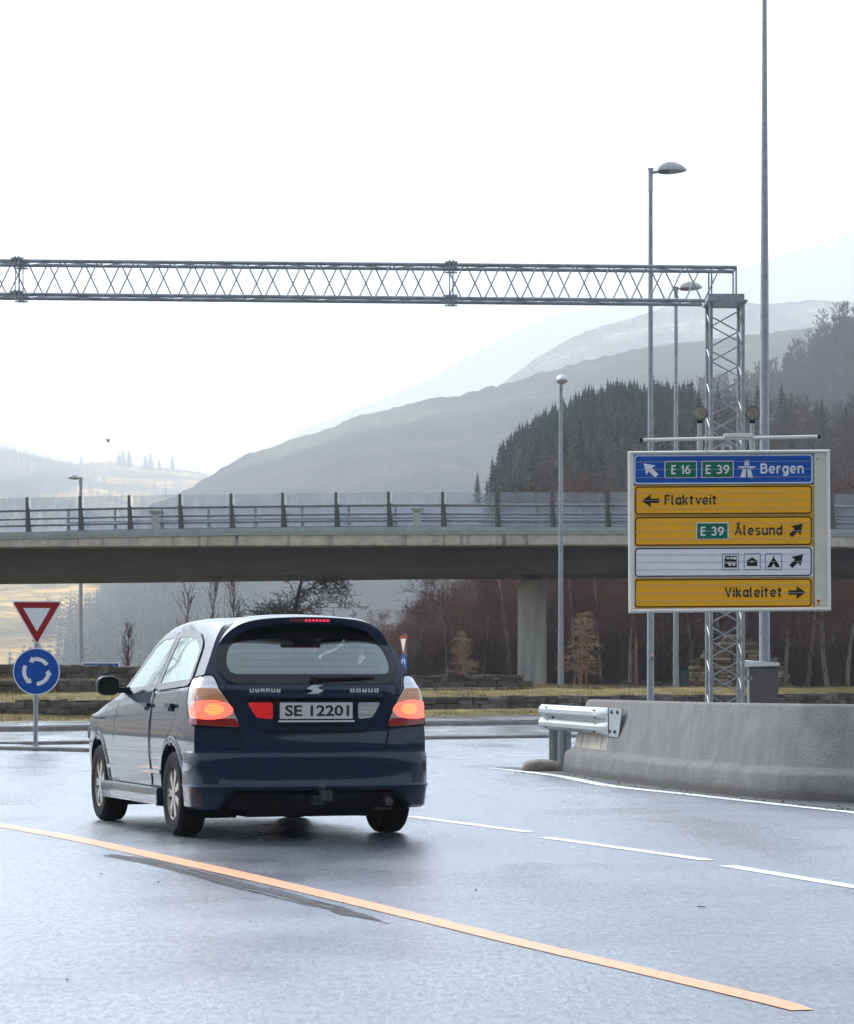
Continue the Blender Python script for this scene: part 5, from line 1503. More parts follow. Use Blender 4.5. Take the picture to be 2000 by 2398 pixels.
def t16(u, v, rn):
    if 1130 < u < 1640:
        lim = interp([(1130,1200),(1250,1165),(1400,1130),(1560,1085),(1640,1020)], u)
        return v < lim or rn.random() < .08
    return u < 2900 and rn.random() < .01 and u > 1640
place_conifers('spruce_forest', hill_spots(16, 2200, t16, (3.2, 8.6)), CON)
place_conifers('spruce_forest', hill_spots(15, 460, lambda u, v, rn: u > 1600 and v < 1000 and rn.random() < .25, (3.5, 8)), CON)
place_conifers('spruce_forest', hill_spots(13, 3600, lambda u, v, rn: 1330 < v < 1590 and 150 < u < 620 and rn.random() < min(1, (640-u)/150), (8, 15)), mat('mid_spruce', (.02,.05,.045), .9, var=.35, scale=.03), low=True)
place_conifers('spruce_forest', hill_spots(14, 8000, lambda u, v, rn: (v < 1300 and u < 480 and rn.random() < .03) or (v < 1300 and rn.random() < .5*min(1, max(0, (190 - u - 40*math.sin(v*.06))/90))) or (v > 1300 and u < 760 and u > interp([(1300,330),(1400,215),(1500,130),(1600,80)], v) + 60*math.sin(v*.05)), (10, 19)), mat('far_spruce', (.022,.055,.05), .9, var=.35, scale=.02), low=True)
# leafless trees over the wooded hills
hp = [bare_tree(120+i, 6.5, .1, nb=4, depth=3, spread=.65, upw=.1, first=.15, n1=12, minr=.028) for i in range(4)]
rn = random.Random(9); A_ = []
for k, (x, y, z, h) in enumerate(hill_spots(16, 1300, lambda u, v, rn: u > 1215 and v < 1400 and (u > 1600 or v > interp([(1100,1225),(1250,1175),(1400,1150),(1600,1080)], u)), (.5, .9))):
    T, C = hp[k % 4]; A_.append(xform(np.concatenate([T, C]), (x, y, z), rn.uniform(0,6.28), h))
V, F = seg_mesh(np.concatenate(A_), 3); tag(link('woodland', np_mesh('woodland', V, F, mat('hill_twigs', (.05,.034,.03), .9, col2=(.085,.06,.052), scale=.06))), kind='stuff')
A_ = []
for k, (x, y, z, h) in enumerate(hill_spots(15, 1100, lambda u, v, rn: u > 1600 and v < 1000, (.8, 1.4))):
    T, C = hp[k % 4]; q = xform(np.concatenate([T, C]), (x, y, z), rn.uniform(0,6.28), h); q[:, 6:] *= 2; A_.append(q)
V, F = seg_mesh(np.concatenate(A_), 3); tag(link('woodland', np_mesh('woodland', V, F, mat('slope_twigs', (.05,.04,.038), .9, spec=.1, col2=(.08,.062,.058), scale=.06))), kind='stuff')
# single conifers one can tell apart
CT = mat('spruce_trunk', (.04,.03,.022), .9)
def conifer_obj(label, u, vb, vt, Y, group, i, m=CON, wide=1.0):
    p = at(u, vb, Y); h = (vb-vt)*Y/FPX; V, F = CPRO[i % 6]
    t = empty('spruce_tree', (p.x, Y, p.z), label, 'tree', group, i*1.3)
    link('crown', np_mesh('crown', V*np.array([h*wide, h*wide, h]), F, m), t); V2, F2 = seg_mesh(conifer_trunk(h), 6); link('trunk', np_mesh('trunk', V2, F2, CT), t)
conifer_obj('lone dark spruce at the left foot of the wooded hill, smaller of two', 1118, 1190, 1106, 330, 'two spruces at the foot of the wooded hill', 0)
conifer_obj('lone dark spruce at the left foot of the wooded hill, taller of two', 1153, 1190, 1070, 335, 'two spruces at the foot of the wooded hill', 1)
GR = 'hazy conifers on the sunlit ridge'
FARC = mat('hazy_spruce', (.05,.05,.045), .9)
for i, (u, vb, vt, lb) in enumerate(((190,1092,1066,'first hazy conifer from the dark wood on the sunlit ridge'),(278,1090,1056,'leftmost conifer of the middle clump on the sunlit ridge'),(288,1090,1052,'second conifer of the middle clump on the sunlit ridge'),(302,1092,1052,'right conifer of the middle clump on the sunlit ridge'),(340,1098,1064,'broad hazy conifer right of the middle clump on the sunlit ridge'),(352,1099,1060,'tall hazy conifer closest to the gap on the sunlit ridge'),(373,1100,1074,'short hazy conifer between taller ones on the sunlit ridge'),(404,1104,1067,'last tall hazy conifer before the round hill on the sunlit ridge'))):
    conifer_obj(lb, u, vb+4, vt, 4600, GR, i, FARC, 1.5)
conifer_obj('dark conifer low on the sunlit hill, just above the bridge railing', 388, 1165, 1134, 3200, None, 3, FARC)

# bird
bpz = at(254, 1032, 120); bd = empty('bird', bpz, 'small dark bird flying over the left end of the bridge', 'bird')
BM = mat('bird_feathers', (.16,.16,.18), .8)
mb = MB(); mb.lathe([(0,-.16),(.03,-.1),(.05,0),(.035,.1),(.02,.15),(0,.18)], bpz, 'x', 10); b_ = mb.build('body', BM, bd, bpz, smooth=True)
for s in (-1, 1):
    mb = MB(); B_ = bpz
    secs = []
    for f, wd in ((0,.07),(.4,.08),(.8,.05),(1,.01)):
        c = B_ + Vector((-.06*f*f, s*.12*f, .24*f*(1 if s > 0 else -.55) )); secs.append([c + Vector((wd,0,0)), c + Vector((0,0,.008)), c - Vector((wd,0,0)), c - Vector((0,0,.008))])
    mb.sweep(secs); mb.build('wing', BM, bd, bpz)
mb = MB(); mb.prism([bpz + Vector(q) for q in ((-.13,-.02,0),(-.13,.02,0),(-.26,.05,0),(-.26,-.05,0))], (0,0,.008)); mb.build('tail', BM, bd, bpz)
bd.scale = (.55, .55, .55); bd.rotation_euler = (0, R(-50), 0)
# ================================================================ CAR  (local: x right, y forward, z up, origin under the rear axle)
YAW = R(18.2)
CAR = empty('car', (-1.0, 21.3, 0.0), 'dark navy hatchback seen from behind, brake lights on, driving away across the wet road', 'car', None, YAW)
PAINT = mat('navy_paint', (.003,.013,.041), .5, 0, coat=.8, spec=.1)
TRIM = mat('black_trim', (.012,.012,.013), .5, spec=.25)
GLOSSB = mat('gloss_black', (.008,.008,.009), .12)
CHROME = mat('chrome', (.78,.79,.8), .3, .25, coat=.5)
RUBBER = mat('tyre_rubber', (.012,.012,.013), .8, spec=.15, var=.2, scale=20)
ALLOY = mat('brushed_alloy', (.42,.40,.36), .38, .75, var=.15, scale=14)
SEATM = mat('seat_cloth', (.03,.03,.033), .9)
GLASS = bpy.data.materials.new('tinted_glass'); GLASS.use_nodes = True
n = GLASS.node_tree.nodes; l = GLASS.node_tree.links; b = n['Principled BSDF']
b.inputs['Base Color'].default_value = (.03,.04,.04,1); b.inputs['Roughness'].default_value = .03; b.inputs['Specular IOR Level'].default_value = .8
tr = n.new('ShaderNodeBsdfTransparent'); tr.inputs['Color'].default_value = (.9,.95,.94,1)
ms = n.new('ShaderNodeMixShader'); fz = n.new('ShaderNodeFresnel'); fz.inputs['IOR'].default_value = 1.5
ma = n.new('ShaderNodeMath'); ma.operation = 'MULTIPLY_ADD'; ma.inputs[1].default_value = .9; ma.inputs[2].default_value = .27
gl = n.new('ShaderNodeBsdfGlossy'); gl.inputs['Roughness'].default_value = .03; gl.inputs['Color'].default_value = (.82,.93,.88,1)
l.new(fz.outputs[0], ma.inputs[0]); l.new(ma.outputs[0], ms.inputs['Fac'])
l.new(tr.outputs[0], ms.inputs[1]); l.new(gl.outputs[0], ms.inputs[2]); l.new(ms.outputs[0], n['Material Output'].inputs['Surface'])

def catmull(A, t):
    """A (n,...) sampled at real index t (array)"""
    n_ = len(A); i = np.clip(np.floor(t).astype(int), 0, n_-2); f = (t-i).reshape((-1,)+(1,)*(A.ndim-1))
    p0 = A[np.clip(i-1,0,n_-1)]; p1 = A[i]; p2 = A[i+1]; p3 = A[np.clip(i+2,0,n_-1)]
    return .5*((2*p1)+(-p0+p2)*f+(2*p0-5*p1+4*p2-p3)*f*f+(-p0+3*p1-3*p2+p3)*f**3)
RY = [(-.62,1.505),(-.35,1.53),(0,1.548),(.5,1.556),(.9,1.545),(1.2,1.51),(1.42,1.455),(1.65,1.33),(1.9,1.18),(2.12,1.05),(2.3,.985),(2.6,.945),(2.9,.89),(3.15,.80),(3.32,.69),(3.40,.60)]
BELT = [(-.6,1.015),(0,1.0),(1,.975),(2.0,.935),(2.3,.91),(2.9,.82),(3.2,.73),(3.4,.56)]
WSC = [(-.6,.985),(-.3,1.0),(2.5,1.0),(2.9,.97),(3.15,.92),(3.3,.82),(3.40,.66)]
TUM = [0,0,0,0,0,0,0,.0, .018,.105,.205,.285,.50,.845]
FR = [0,0,0,0,0,0,0,0, .08,.45,.83,.95,.985,1.0]
def section(y):
    zc = interp(RY, y); zb = min(interp(BELT, y), zc-.02); k = interp(WSC, y)
    base = [(0,.2),(.55,.2),(.74,.215),(.805,.27),(.83,.42),(.843,.60),(.836,.80),(.805,zb)]
    h = (zc-zb); r = min(1.0, h/.50)
    pts = []
    for j in range(14):
        if j < 8:
            x, z = base[j]; z = min(z, zb - .02*(7-j)) if j > 2 else z
        else:
            x = .805 - TUM[j]*(.35+.65*r) if j < 12 else (.34 if j == 12 else 0); z = zb + FR[j]*h
        pts.append((x*k, z))
    return pts
STY = [-.60,-.45,-.2,.1,.4,.8,1.1,1.3,1.5,1.7,1.9,2.1,2.3,2.6,2.9,3.1,3.25,3.34,3.40]
# rear station leans: offset of y with ring index
YO = [0.05,.04,.02,0,-.02,-.03,-.02,0.0,.02,.11,.23,.28,.20,.16]
A = np.zeros((len(STY), 14, 3))
for i, y in enumerate(STY):
    for j, (x, z) in enumerate(section(y)):
        f = max(0, 1-(y+.6)/.6)
        A[i, j] = (x, y + YO[j]*f, z)
ti = np.linspace(0, len(STY)-1, 150); tj = np.concatenate([np.linspace(0, 3, 8)[:-1], np.linspace(3, 13, 56)])
S1 = catmull(A, ti); S2 = catmull(np.swapaxes(S1, 0, 1).copy(), tj); S2 = np.swapaxes(S2, 0, 1)      # (150, nj, 3)
Lft = S2.copy(); Lft[:, :, 0] *= -1
full = np.concatenate([Lft, S2[:, ::-1][:, 1:]], axis=1)
ni, nj = full.shape[:2]
V = [tuple(p) for p in full.reshape(-1, 3)]; F = []
for i in range(ni-1):
    for j in range(nj-1):
        F.append((i*nj+j, i*nj+j+1, (i+1)*nj+j+1, (i+1)*nj+j))
F.append(tuple(range((ni-1)*nj, ni*nj)))
# rear face: rows from the sill (ring index 3) to the roof edge (11)
RC = {3:(-.70,),4:(-.745,),5:(-.755,),6:(-.725,),7:(-.715,),8:(-.70,),9:(-.59,),10:(-.47,),11:(-.43,)}
rows = []
ctrl = np.array([[S2[0, np.argmin(abs(tj-j))][0], S2[0, np.argmin(abs(tj-j))][1], S2[0, np.argmin(abs(tj-j))][2], RC[j][0]] for j in range(3, 12)])
rj = np.linspace(0, 8, 60); CR = catmull(ctrl, rj)
NX = 60; k0 = len(V)
for (wx, ys, z, yc) in CR:
    for q in range(NX+1):
        t = -1 + 2*q/NX; t = math.copysign(1-(1-abs(t))**1.35, t)
        V.append((wx*t, yc + (ys-yc)*abs(t)**3.2, z + (.045*(1-t*t) if z > 1.46 else 0)))
for r_ in range(len(CR)-1):
    for q in range(NX):
        a_ = k0 + r_*(NX+1) + q; F.append((a_, a_+1, a_+NX+2, a_+NX+1))
BODY_V = [Vector(v) for v in V]
BVH = BVHTree.FromPolygons(BODY_V, F)

def inside(poly_, x, y):
    c = False; n_ = len(poly_); j = n_-1
    for i in range(n_):
        xi, yi = poly_[i]; xj, yj = poly_[j]
        if (yi > y) != (yj > y) and x < (xj-xi)*(y-yi)/(yj-yi) + xi: c = not c
        j = i
    return c
def rounded(poly_, r, n_=5):
    """round the corners of a 2d polygon"""
    out = []; N = len(poly_)
    for i in range(N):
        a, b_, c = Vector(poly_[i-1]), Vector(poly_[i]), Vector(poly_[(i+1) % N])
        ra = min(r, (a-b_).length*.45); rc = min(r, (c-b_).length*.45)
        p = b_ + (a-b_).normalized()*ra; q = b_ + (c-b_).normalized()*rc
        for k in range(n_+1):
            t = k/n_; out.append(tuple(p*(1-t)**2 + b_*2*t*(1-t) + q*t*t))
    return out
DIRS = {'L': (Vector((1,0,0)), Vector((0,1,0))), 'R': (Vector((-1,0,0)), Vector((0,1,0))), 'B': (Vector((0,1,0)), Vector((1,0,0))),
        'DL': (Vector((.6,.8,0)), Vector((.8,-.6,0))), 'DR': (Vector((-.6,.8,0)), Vector((.8,.6,0))), 'F': (Vector((0,-.8,-.6)), Vector((1,0,0)))}
def proj(side, a, z, off):
    d, e = DIRS[side]
    if side == 'F': o = Vector((a, 0, 0)) + Vector((0, 1.75, 1.25)) + Vector((0,-.6,.8))*z - d*3
    else: o = e*a + Vector((0, 0, z)) - d*4
    hit, nrm, _, _ = BVH.ray_cast(o, d)
    if hit is None:
        hit, nrm, _, _ = BVH.find_nearest(o + d*3.3)
    if nrm.dot(d) > 0: nrm = -nrm
    return hit + nrm*off
def patch(side, poly_, off, n_=28, m_=12, skirt=True):
    """grid fill of an outline that is single-valued per column, laid on the body with a small lift"""
    mb = MB(); xs = [p[0] for p in poly_]; x0, x1 = min(xs)+1e-4, max(xs)-1e-4; cols = []
    for i in range(n_+1):
        x = x0 + (x1-x0)*(.5-.5*math.cos(math.pi*i/n_)); ys = []
        for k in range(len(poly_)):
            (xa, ya), (xb, yb) = poly_[k-1], poly_[k]
            if (xa-x)*(xb-x) <= 0 and xa != xb: ys.append(ya + (yb-ya)*(x-xa)/(xb-xa))
        if len(ys) < 2: continue
        cols.append([proj(side, x, min(ys) + (max(ys)-min(ys))*j/m_, off) for j in range(m_+1)])
    n2 = len(cols); vs = [p for c in cols for p in c]; M = m_+1
    fs = [(i*M+j, (i+1)*M+j, (i+1)*M+j+1, i*M+j+1) for i in range(n2-1) for j in range(m_)]
    if skirt:
        per_ = [i*M for i in range(n2)] + [(n2-1)*M+j for j in range(1, M)] + [i*M+m_ for i in range(n2-2, -1, -1)] + [j for j in range(m_-1, 0, -1)]
        d = DIRS[side][0]; k = len(vs); vs += [vs[i] + d*(off+.004) for i in per_]
        fs += [(per_[q], per_[(q+1) % len(per_)], k+(q+1) % len(per_), k+q) for q in range(len(per_))]
    mb.add(vs, fs); return mb
def resample(poly_, N):
    P = [Vector(p) for p in poly_] + [Vector(poly_[0])]; D = [0]
    for i in range(1, len(P)): D.append(D[-1] + (P[i]-P[i-1]).length)
    out = []
    for k in range(N):
        s = D[-1]*k/N; i = max(0, min(len(P)-2, int(np.searchsorted(D, s, 'right'))-1)); f = (s-D[i])/max(1e-9, D[i+1]-D[i]); out.append(P[i].lerp(P[i+1], f))
    return out
def frame_strip(side, poly_, wi, wo, off, N=90):
    """ring along an outline: wi inwards, wo outwards"""
    P = resample(poly_, N); area = sum(P[i].x*P[(i+1) % N].y - P[(i+1) % N].x*P[i].y for i in range(N)); sg_ = 1 if area > 0 else -1
    vs = []
    for i in range(N):
        t = (P[(i+1) % N]-P[i-1]).normalized(); nn = Vector((-t.y, t.x))*sg_
        a = P[i] + nn*wi; c = P[i] - nn*wo
        vs += [proj(side, a.x, a.y, off), proj(side, c.x, c.y, off)]
    mb = MB(); mb.add(vs, [(2*i, 2*i+1, 2*((i+1) % N)+1, 2*((i+1) % N)) for i in range(N)]); return mb
def line_strip(side, pts, wd, off, n_=40):
    P = [Vector(p) for p in pts]; D = [0]
    for i in range(1, len(P)): D.append(D[-1] + (P[i]-P[i-1]).length)
    Q = []
    for k in range(n_+1):
        s = D[-1]*k/n_; i = max(0, min(len(P)-2, int(np.searchsorted(D, s, 'right'))-1)); Q.append(P[i].lerp(P[i+1], (s-D[i])/max(1e-9, D[i+1]-D[i])))
    vs = []
    for i in range(n_+1):
        t = (Q[min(n_, i+1)]-Q[max(0, i-1)]).normalized(); nn = Vector((-t.y, t.x))*wd/2
        a, c = Q[i]+nn, Q[i]-nn; vs += [proj(side, a.x, a.y, off), proj(side, c.x, c.y, off)]
    mb = MB(); mb.add(vs, [(2*i, 2*i+1, 2*i+3, 2*i+2) for i in range(n_)]); return mb
def cb_(mb, name, m, parent=CAR, smooth=True, label=None, bevel=0.0):
    o = mb.build(name, m, parent, smooth=smooth, bevel=bevel)
    if label: o['label'] = label
    return o
# ---- window outlines
W_REAR = rounded([(-.59,1.085),(.59,1.085),(.64,1.20),(.575,1.385),(.30,1.425),(-.30,1.425),(-.575,1.385),(-.64,1.20)], .09)
W_R = rounded([(-.30,1.075),(.63,1.04),(.61,1.425),(.35,1.43),(.02,1.405),(-.19,1.33)], .06)
W_F = rounded([(.73,1.035),(1.86,1.0),(1.62,1.20),(1.36,1.365),(1.15,1.415),(.71,1.425)], .05)
W_Q = rounded([(-.40,1.10),(-.13,1.06),(-.09,1.33),(-.04,1.38),(-.17,1.36)], .03)
W_S = rounded([(-.60,-.36),(.60,-.36),(.49,.27),(-.49,.27)], .06)
# ---- body mesh with the openings cut out
Vf = np.array(V); keep = []
for f in F:
    if len(f) > 4: keep.append(f); continue
    c = Vf[list(f)].mean(0); x, y, z = c; cut = False
    for yw in (0.0, 2.48):
        if abs(x) > .42 and (y-yw)**2 + (z-.31)**2 < .345**2: cut = True
    if not cut and abs(x) > .45 and z > .98 and y > -.5:
        if inside(W_R, y, z) or inside(W_F, y, z): cut = True
    if not cut and y < -.25 and abs(x) < .66 and inside(W_REAR, x, z) : cut = True
    if not cut and 1.3 < y < 2.3 and z > 1.0:
        q = Vector((x, y-1.75, z-1.25)); 
        if inside(W_S, x, q.dot(Vector((0,-.6,.8)))) and abs(x) < .66: cut = True
    if not cut: keep.append(f)
mb = MB(); mb.v = V; mb.f = keep
body = cb_(mb, 'body', PAINT)
# wheel housings, floor and interior
mb = MB()
for yw in (0.0, 2.48):
    for s in (-1, 1):
        secs = []
        for x in (s*.80, s*.45):
            secs.append([Vector((x, yw + .352*math.cos(R(t)), .31 + .352*math.sin(R(t)))) for t in range(-30, 211, 12)])
        mb.sweep(secs, close=False)
        secs2 = [[Vector((s*.45, yw, .31)) for _ in secs[1]], secs[1]]; mb.sweep(secs2, close=False)
        cb_(mb, 'wheel_housing', BLACK, smooth=False); mb = MB()
mb = MB(); mb.box((0,1.2,.30), (1.3,3.9,.02)); mb.box((0,1.1,.2), (.9,3.4,.1)); mb.box((0,-.5,.3), (1.2,.4,.18)); mb.box((.15,-.35,.25),(.5,.3,.16)); mb.cyl((-.3,.0,.3),(.3,.0,.3),.06)
mb.box((0,.0,.27),(1.3,.09,.08)); cb_(mb, 'underbody', BLACK, smooth=False)
def seat(name, x, y, wd, heads):
    mb = MB(); mb.box((x,y,.52), (wd,.5,.16)); mb.box((x,y-.26,.82), (wd,.14,.56), Matrix.Rotation(R(-12),3,'X'))
    o = cb_(mb, name, SEATM, smooth=False, bevel=.03)
    for hx in heads:
        mb = MB(); mb.box((hx,y-.37,1.19), (.25,.09,.17), Matrix.Rotation(R(-10),3,'X')); mb.cyl((hx-.06,y-.34,1.0),(hx-.06,y-.36,1.15),.008,n=6); mb.cyl((hx+.06,y-.34,1.0),(hx+.06,y-.36,1.15),.008,n=6)
        cb_(mb, 'headrest', SEATM, o, smooth=False, bevel=.015)
seat('front_seat', -.36, 1.25, .5, (-.36,)); seat('front_seat', .36, 1.25, .5, (.36,)); seat('rear_seat', 0, .38, 1.25, (-.4, .4))
mb = MB(); mb.box((0,1.92,.86), (1.4,.4,.2)); mb.lathe([(.17,0),(.19,.012),(.19,.03),(.17,.04),(.17,0)], (-.36,1.62,.93), 'y', 20); cb_(mb, 'dashboard', TRIM, smooth=False)
mb = MB(); mb.box((0,1.45,1.36), (.22,.03,.06)); cb_(mb, 'interior_mirror', TRIM, smooth=False, bevel=.01)
# ---- panes with their black edging
for side in ('L', 'R'):
    for wn in (W_R, W_F):
        pn = cb_(patch(side, wn, .006, 22, 10, False), 'side_window', GLASS)
        cb_(frame_strip(side, wn, .026, .022, .009), 'window_seal', GLOSSB, pn)
    mb = line_strip(side, [(.675,1.03),(.66,1.43)], .085, .008); cb_(mb, 'door_pillar', GLOSSB)
pn = cb_(patch('B', W_REAR, .008, 34, 14, False), 'rear_window', GLASS)
cb_(frame_strip('B', W_REAR, .045, .022, .012, 120), 'window_seal', GLOSSB, pn)
mb = MB()
for k in range(6):
    z = 1.14 + k*.045; q = line_strip('B', [(-.52,z),(.52,z)], .0008, .010, 24); mb.add(q.v, q.f)
cb_(mb, 'heating_wires', TRIM, pn)
pn = cb_(patch('F', W_S, .006, 22, 10, False), 'windscreen', GLASS)
cb_(frame_strip('F', W_S, .03, .03, .009), 'window_seal', GLOSSB, pn)
# ---- tailgate: skin, gap, painted recess shade
TG = rounded([(-.49,.60),(.49,.60),(.545,.78),(.60,1.01),(.62,1.06),(-.62,1.06),(-.60,1.01),(-.545,.78)], .04)
tg = cb_(patch('B', TG, .010, 46, 20), 'tailgate', PAINT)
cb_(frame_strip('B', TG, .001, .009, .0115, 140), 'panel_gap', BLACK, tg)
REC = rounded([(-.50,.955),(-.43,.82),(-.36,.745),(.36,.745),(.43,.82),(.50,.955)], .03)
cb_(patch('B', [(-.47,.975),(.47,.975),(.475,.945),(-.475,.945)], .0135, 30, 4), 'plate_recess_shade', BLACK, tg)  # black strip painted for the shadow under the recess's upper edge
cb_(line_strip('B', [(-.44,.80),(-.37,.752),(-.30,.738),(.30,.738),(.37,.752),(.44,.80)], .014, .0125), 'recess_crease_shade', BLACK, tg)  # shade of the lower crease, drawn as a black line
mb = MB(); s1 = []
for i in range(25):
    x = -.5 + i/24*1.0; p = proj('B', x, .99, .012); s1.append([p + Vector((0,0,-.022)), p + Vector((0,-.022,-.018)), p + Vector((0,-.024,.006)), p + Vector((0,0,.014))])
mb.sweep(s1); cb_(mb, 'grab_strip', PAINT, tg)
cb_(patch('B', rounded([(-.475,.94),(-.30,.94),(-.30,.825),(-.415,.835)], .02), .016, 16, 6), 'fog_light', mat('red_lens', (.55,.012,.02), .15, coat=1, emis=(1,.02,.03), estr=.1), tg)
cb_(patch('B', rounded([(.31,.94),(.475,.94),(.415,.835),(.31,.825)], .02), .016, 16, 6), 'reversing_light', mat('clear_lens', (.6,.6,.58), .15, .3, var=.3, scale=1.5, stretch=(.2,1,30), coat=1), tg)
# number plate
PLM = mat('plate_white', (.62,.62,.58), .35); PLK = mat('plate_ink', (.02,.02,.02), .5)
yq = proj('B', 0, .88, 0).y
mb = MB(); mb.box((0, yq-.026, .882), (.55,.03,.135)); ph = cb_(mb, 'plate_holder', TRIM, tg, smooth=False, bevel=.005)
mb = MB(); mb.box((0, yq-.044, .884), (.52,.006,.112)); pl_ = cb_(mb, 'number_plate', PLM, tg, smooth=False, bevel=.0015)
text_mesh('SE 12201', 'lettering', PLK, tg, -.225, .235, .925, .848, yq-.0476, bold=.03, to=lambda x, z: (x, z))
mb = MB(); mb.box((0,yq-.05,.812), (.54,.02,.012)); cb_(mb, 'plate_strip', CHROME, tg, smooth=False)
# chrome marks: unreadable lettering left and right, emblem in the middle
def glyphs(x0, x1, z, h, n_, seed):
    rn = random.Random(seed); mb = MB(); w_ = (x1-x0)/n_
    for i in range(n_):
        xa = x0 + i*w_
        for (a, zz, ww, hh_) in ((.1,0,.2,1),(.62,0,.2,1),(.1,rn.choice((-.36,0,.36)),.75,.25),(.1,rn.choice((-.38,.38)),.75,.25)):
            p = proj('B', xa + w_*(a+ww/2), z + zz*h, .013); mb.box(p, (w_*ww, .006, h*hh_))
    return mb
cb_(glyphs(-.46,-.24,1.022,.026,6,1), 'lettering', CHROME, tg, smooth=False)
cb_(glyphs(.25,.47,1.022,.026,5,4), 'lettering', CHROME, tg, smooth=False)
mb = MB(); p = proj('B', 0, 1.03, .016)
for pts in ([(.062,.030),(-.02,.030),(-.062,.006),(-.02,-.006),(.03,.010),(.012,.014),(.062,.030)], [(-.062,-.030),(.02,-.030),(.062,-.006),(.02,.006),(-.03,-.010),(-.012,-.014),(-.062,-.030)]):
    mb.prism([p + Vector((a, 0, c)) for a, c in pts[:-1]], (0,-.008,0))
cb_(mb, 'emblem', CHROME, tg, smooth=False)
# wiper
mb = MB(); a_ = proj('B', .0, 1.085, .03); c_ = proj('B', .36, 1.098, .035)
mb.cyl(a_, c_, .012, .006, n=8); mb.cyl(a_ - Vector((0,-.02,0)), a_ - Vector((0,.015,0)), .03, .024, n=12)
q0 = proj('B', .06, 1.085, .022); q1 = proj('B', .44, 1.102, .022); mb.cyl(q0, q1, .009, n=6)
cb_(mb, 'rear_wiper', TRIM, tg)
# ---- rear bumper: skin that stands proud of the body, wraps both corners
secs = []
for i in range(61):
    t = -1 + 2*i/60; ph_ = t*R(100)
    # superellipse plan
    cx, sx = math.cos(ph_), math.sin(ph_)
    X = .858*math.copysign(abs(sx)**.52, sx); Y = -.46 - .335*math.copysign(abs(cx)**.5, cx) if abs(ph_) < R(90) else -.46 + (abs(t)-.9)/.1*.09
    o_ = Vector((X*.0, 0, 0)); inx = Vector((-X*.06, .05, 0))
    p = Vector((X, Y, 0))
    prof = [(0.955,.205,.06),(.985,.225,.02),(.995,.30,.012),(1.0,.345,0),(1.008,.365,-.008),(1.0,.385,.004),(1.0,.50,0),(1.0,.565,.004),(.992,.595,.014),(.965,.612,.05)]
    lift = .125*max(0, min(1, (.70-abs(X))/.12)); prof = [(a, z + lift if z < .23 else (max(z, .345+lift*.05) if z < .32 and lift > .05 else z), b_) for a, z, b_ in prof]
    secs.append([Vector((X*a, Y + b_*(1 if cx > .2 else .2), z)) for a, z, b_ in prof])
mb = MB(); mb.sweep(secs, close=False); bumper = cb_(mb, 'rear_bumper', PAINT)
mb = MB(); mb.box((0,-.60,.285), (1.3,.10,.09)); cb_(mb, 'bumper_shadow_block', BLACK, bumper, smooth=False, bevel=.01)  # black block standing in for the shadow beneath the bumper
# ---- tail lamps
RED_L = mat('lamp_dark_red', (.30,.012,.016), .12, coat=1)
CLR_L = mat('lamp_clear', (.72,.72,.72), .1, .5, coat=1, var=.2, scale=1.2, stretch=(.2,.2,40))
AMB_L = mat('lamp_amber', (.7,.30,.14), .12, coat=1, var=.2, scale=2, stretch=(.2,.2,60))
def glow(name, c0, c1, s):
    m = mat(name, c0, .15, coat=1); n = m.node_tree.nodes; l = m.node_tree.links; b = n['Principled BSDF']
    tc = n.new('ShaderNodeTexCoord'); wv = n.new('ShaderNodeTexWave'); wv.wave_type = 'BANDS'; wv.bands_direction = 'Z'; wv.inputs['Scale'].default_value = 22; wv.inputs['Distortion'].default_value = .4
    l.new(tc.outputs['Object'], wv.inputs['Vector'])
    mx = n.new('ShaderNodeMix'); mx.data_type = 'RGBA'; l.new(wv.outputs['Fac'], mx.inputs['Factor']); mx.inputs[6].default_value = (*c0,1); mx.inputs[7].default_value = (*c1,1)
    l.new(mx.outputs[2], b.inputs['Emission Color']); b.inputs['Emission Strength'].default_value = s
    return m
LIT = glow('brake_light_glow', (1.0,.045,.035), (1.0,.16,.10), 1.0)
LITC = glow('bulb_glow', (1.0,.12,.045), (1.0,.29,.09), .9)
for side in ('DL', 'DR'):
    s = 1 if side == 'DL' else -1
    P = lambda pts, r=.02: rounded([(a*s, z) for a, z in pts], r)
    OUT = P([(-.40,1.10),(-.20,1.125),(-.145,1.045),(-.055,.92),(.008,.765),(-.30,.785),(-.36,.84),(-.41,.95)], .03)
    lamp = cb_(patch(side, OUT, .014, 26, 18), 'tail_light', CLR_L)
    cb_(frame_strip(side, OUT, .004, .008, .0148), 'lamp_seal', BLACK, lamp)
    cb_(patch(side, P([(-.34,1.035),(-.148,1.035),(-.085,.945),(-.31,.945)]), .018, 16, 8), 'turn_signal', AMB_L, lamp)
    cb_(patch(side, P([(-.355,.83),(-.325,.79),(-.0,.772),(-.028,.83)], .01), .018, 16, 5), 'lamp_lower', RED_L, lamp)
    el = [(( -.195 + .148*math.cos(t) + (.0)*math.sin(t))*s, .888 + .066*math.sin(t)) for t in [2*math.pi*k/32 for k in range(32)]]
    br = cb_(patch(side, el, .020, 20, 10), 'brake_light', LIT, lamp)
    el = [((-.165 + .062*math.cos(t))*s, .892 + .038*math.sin(t)) for t in [2*math.pi*k/24 for k in range(24)]]
    cb_(patch(side, el, .0235, 14, 8), 'bulb', LITC, br)
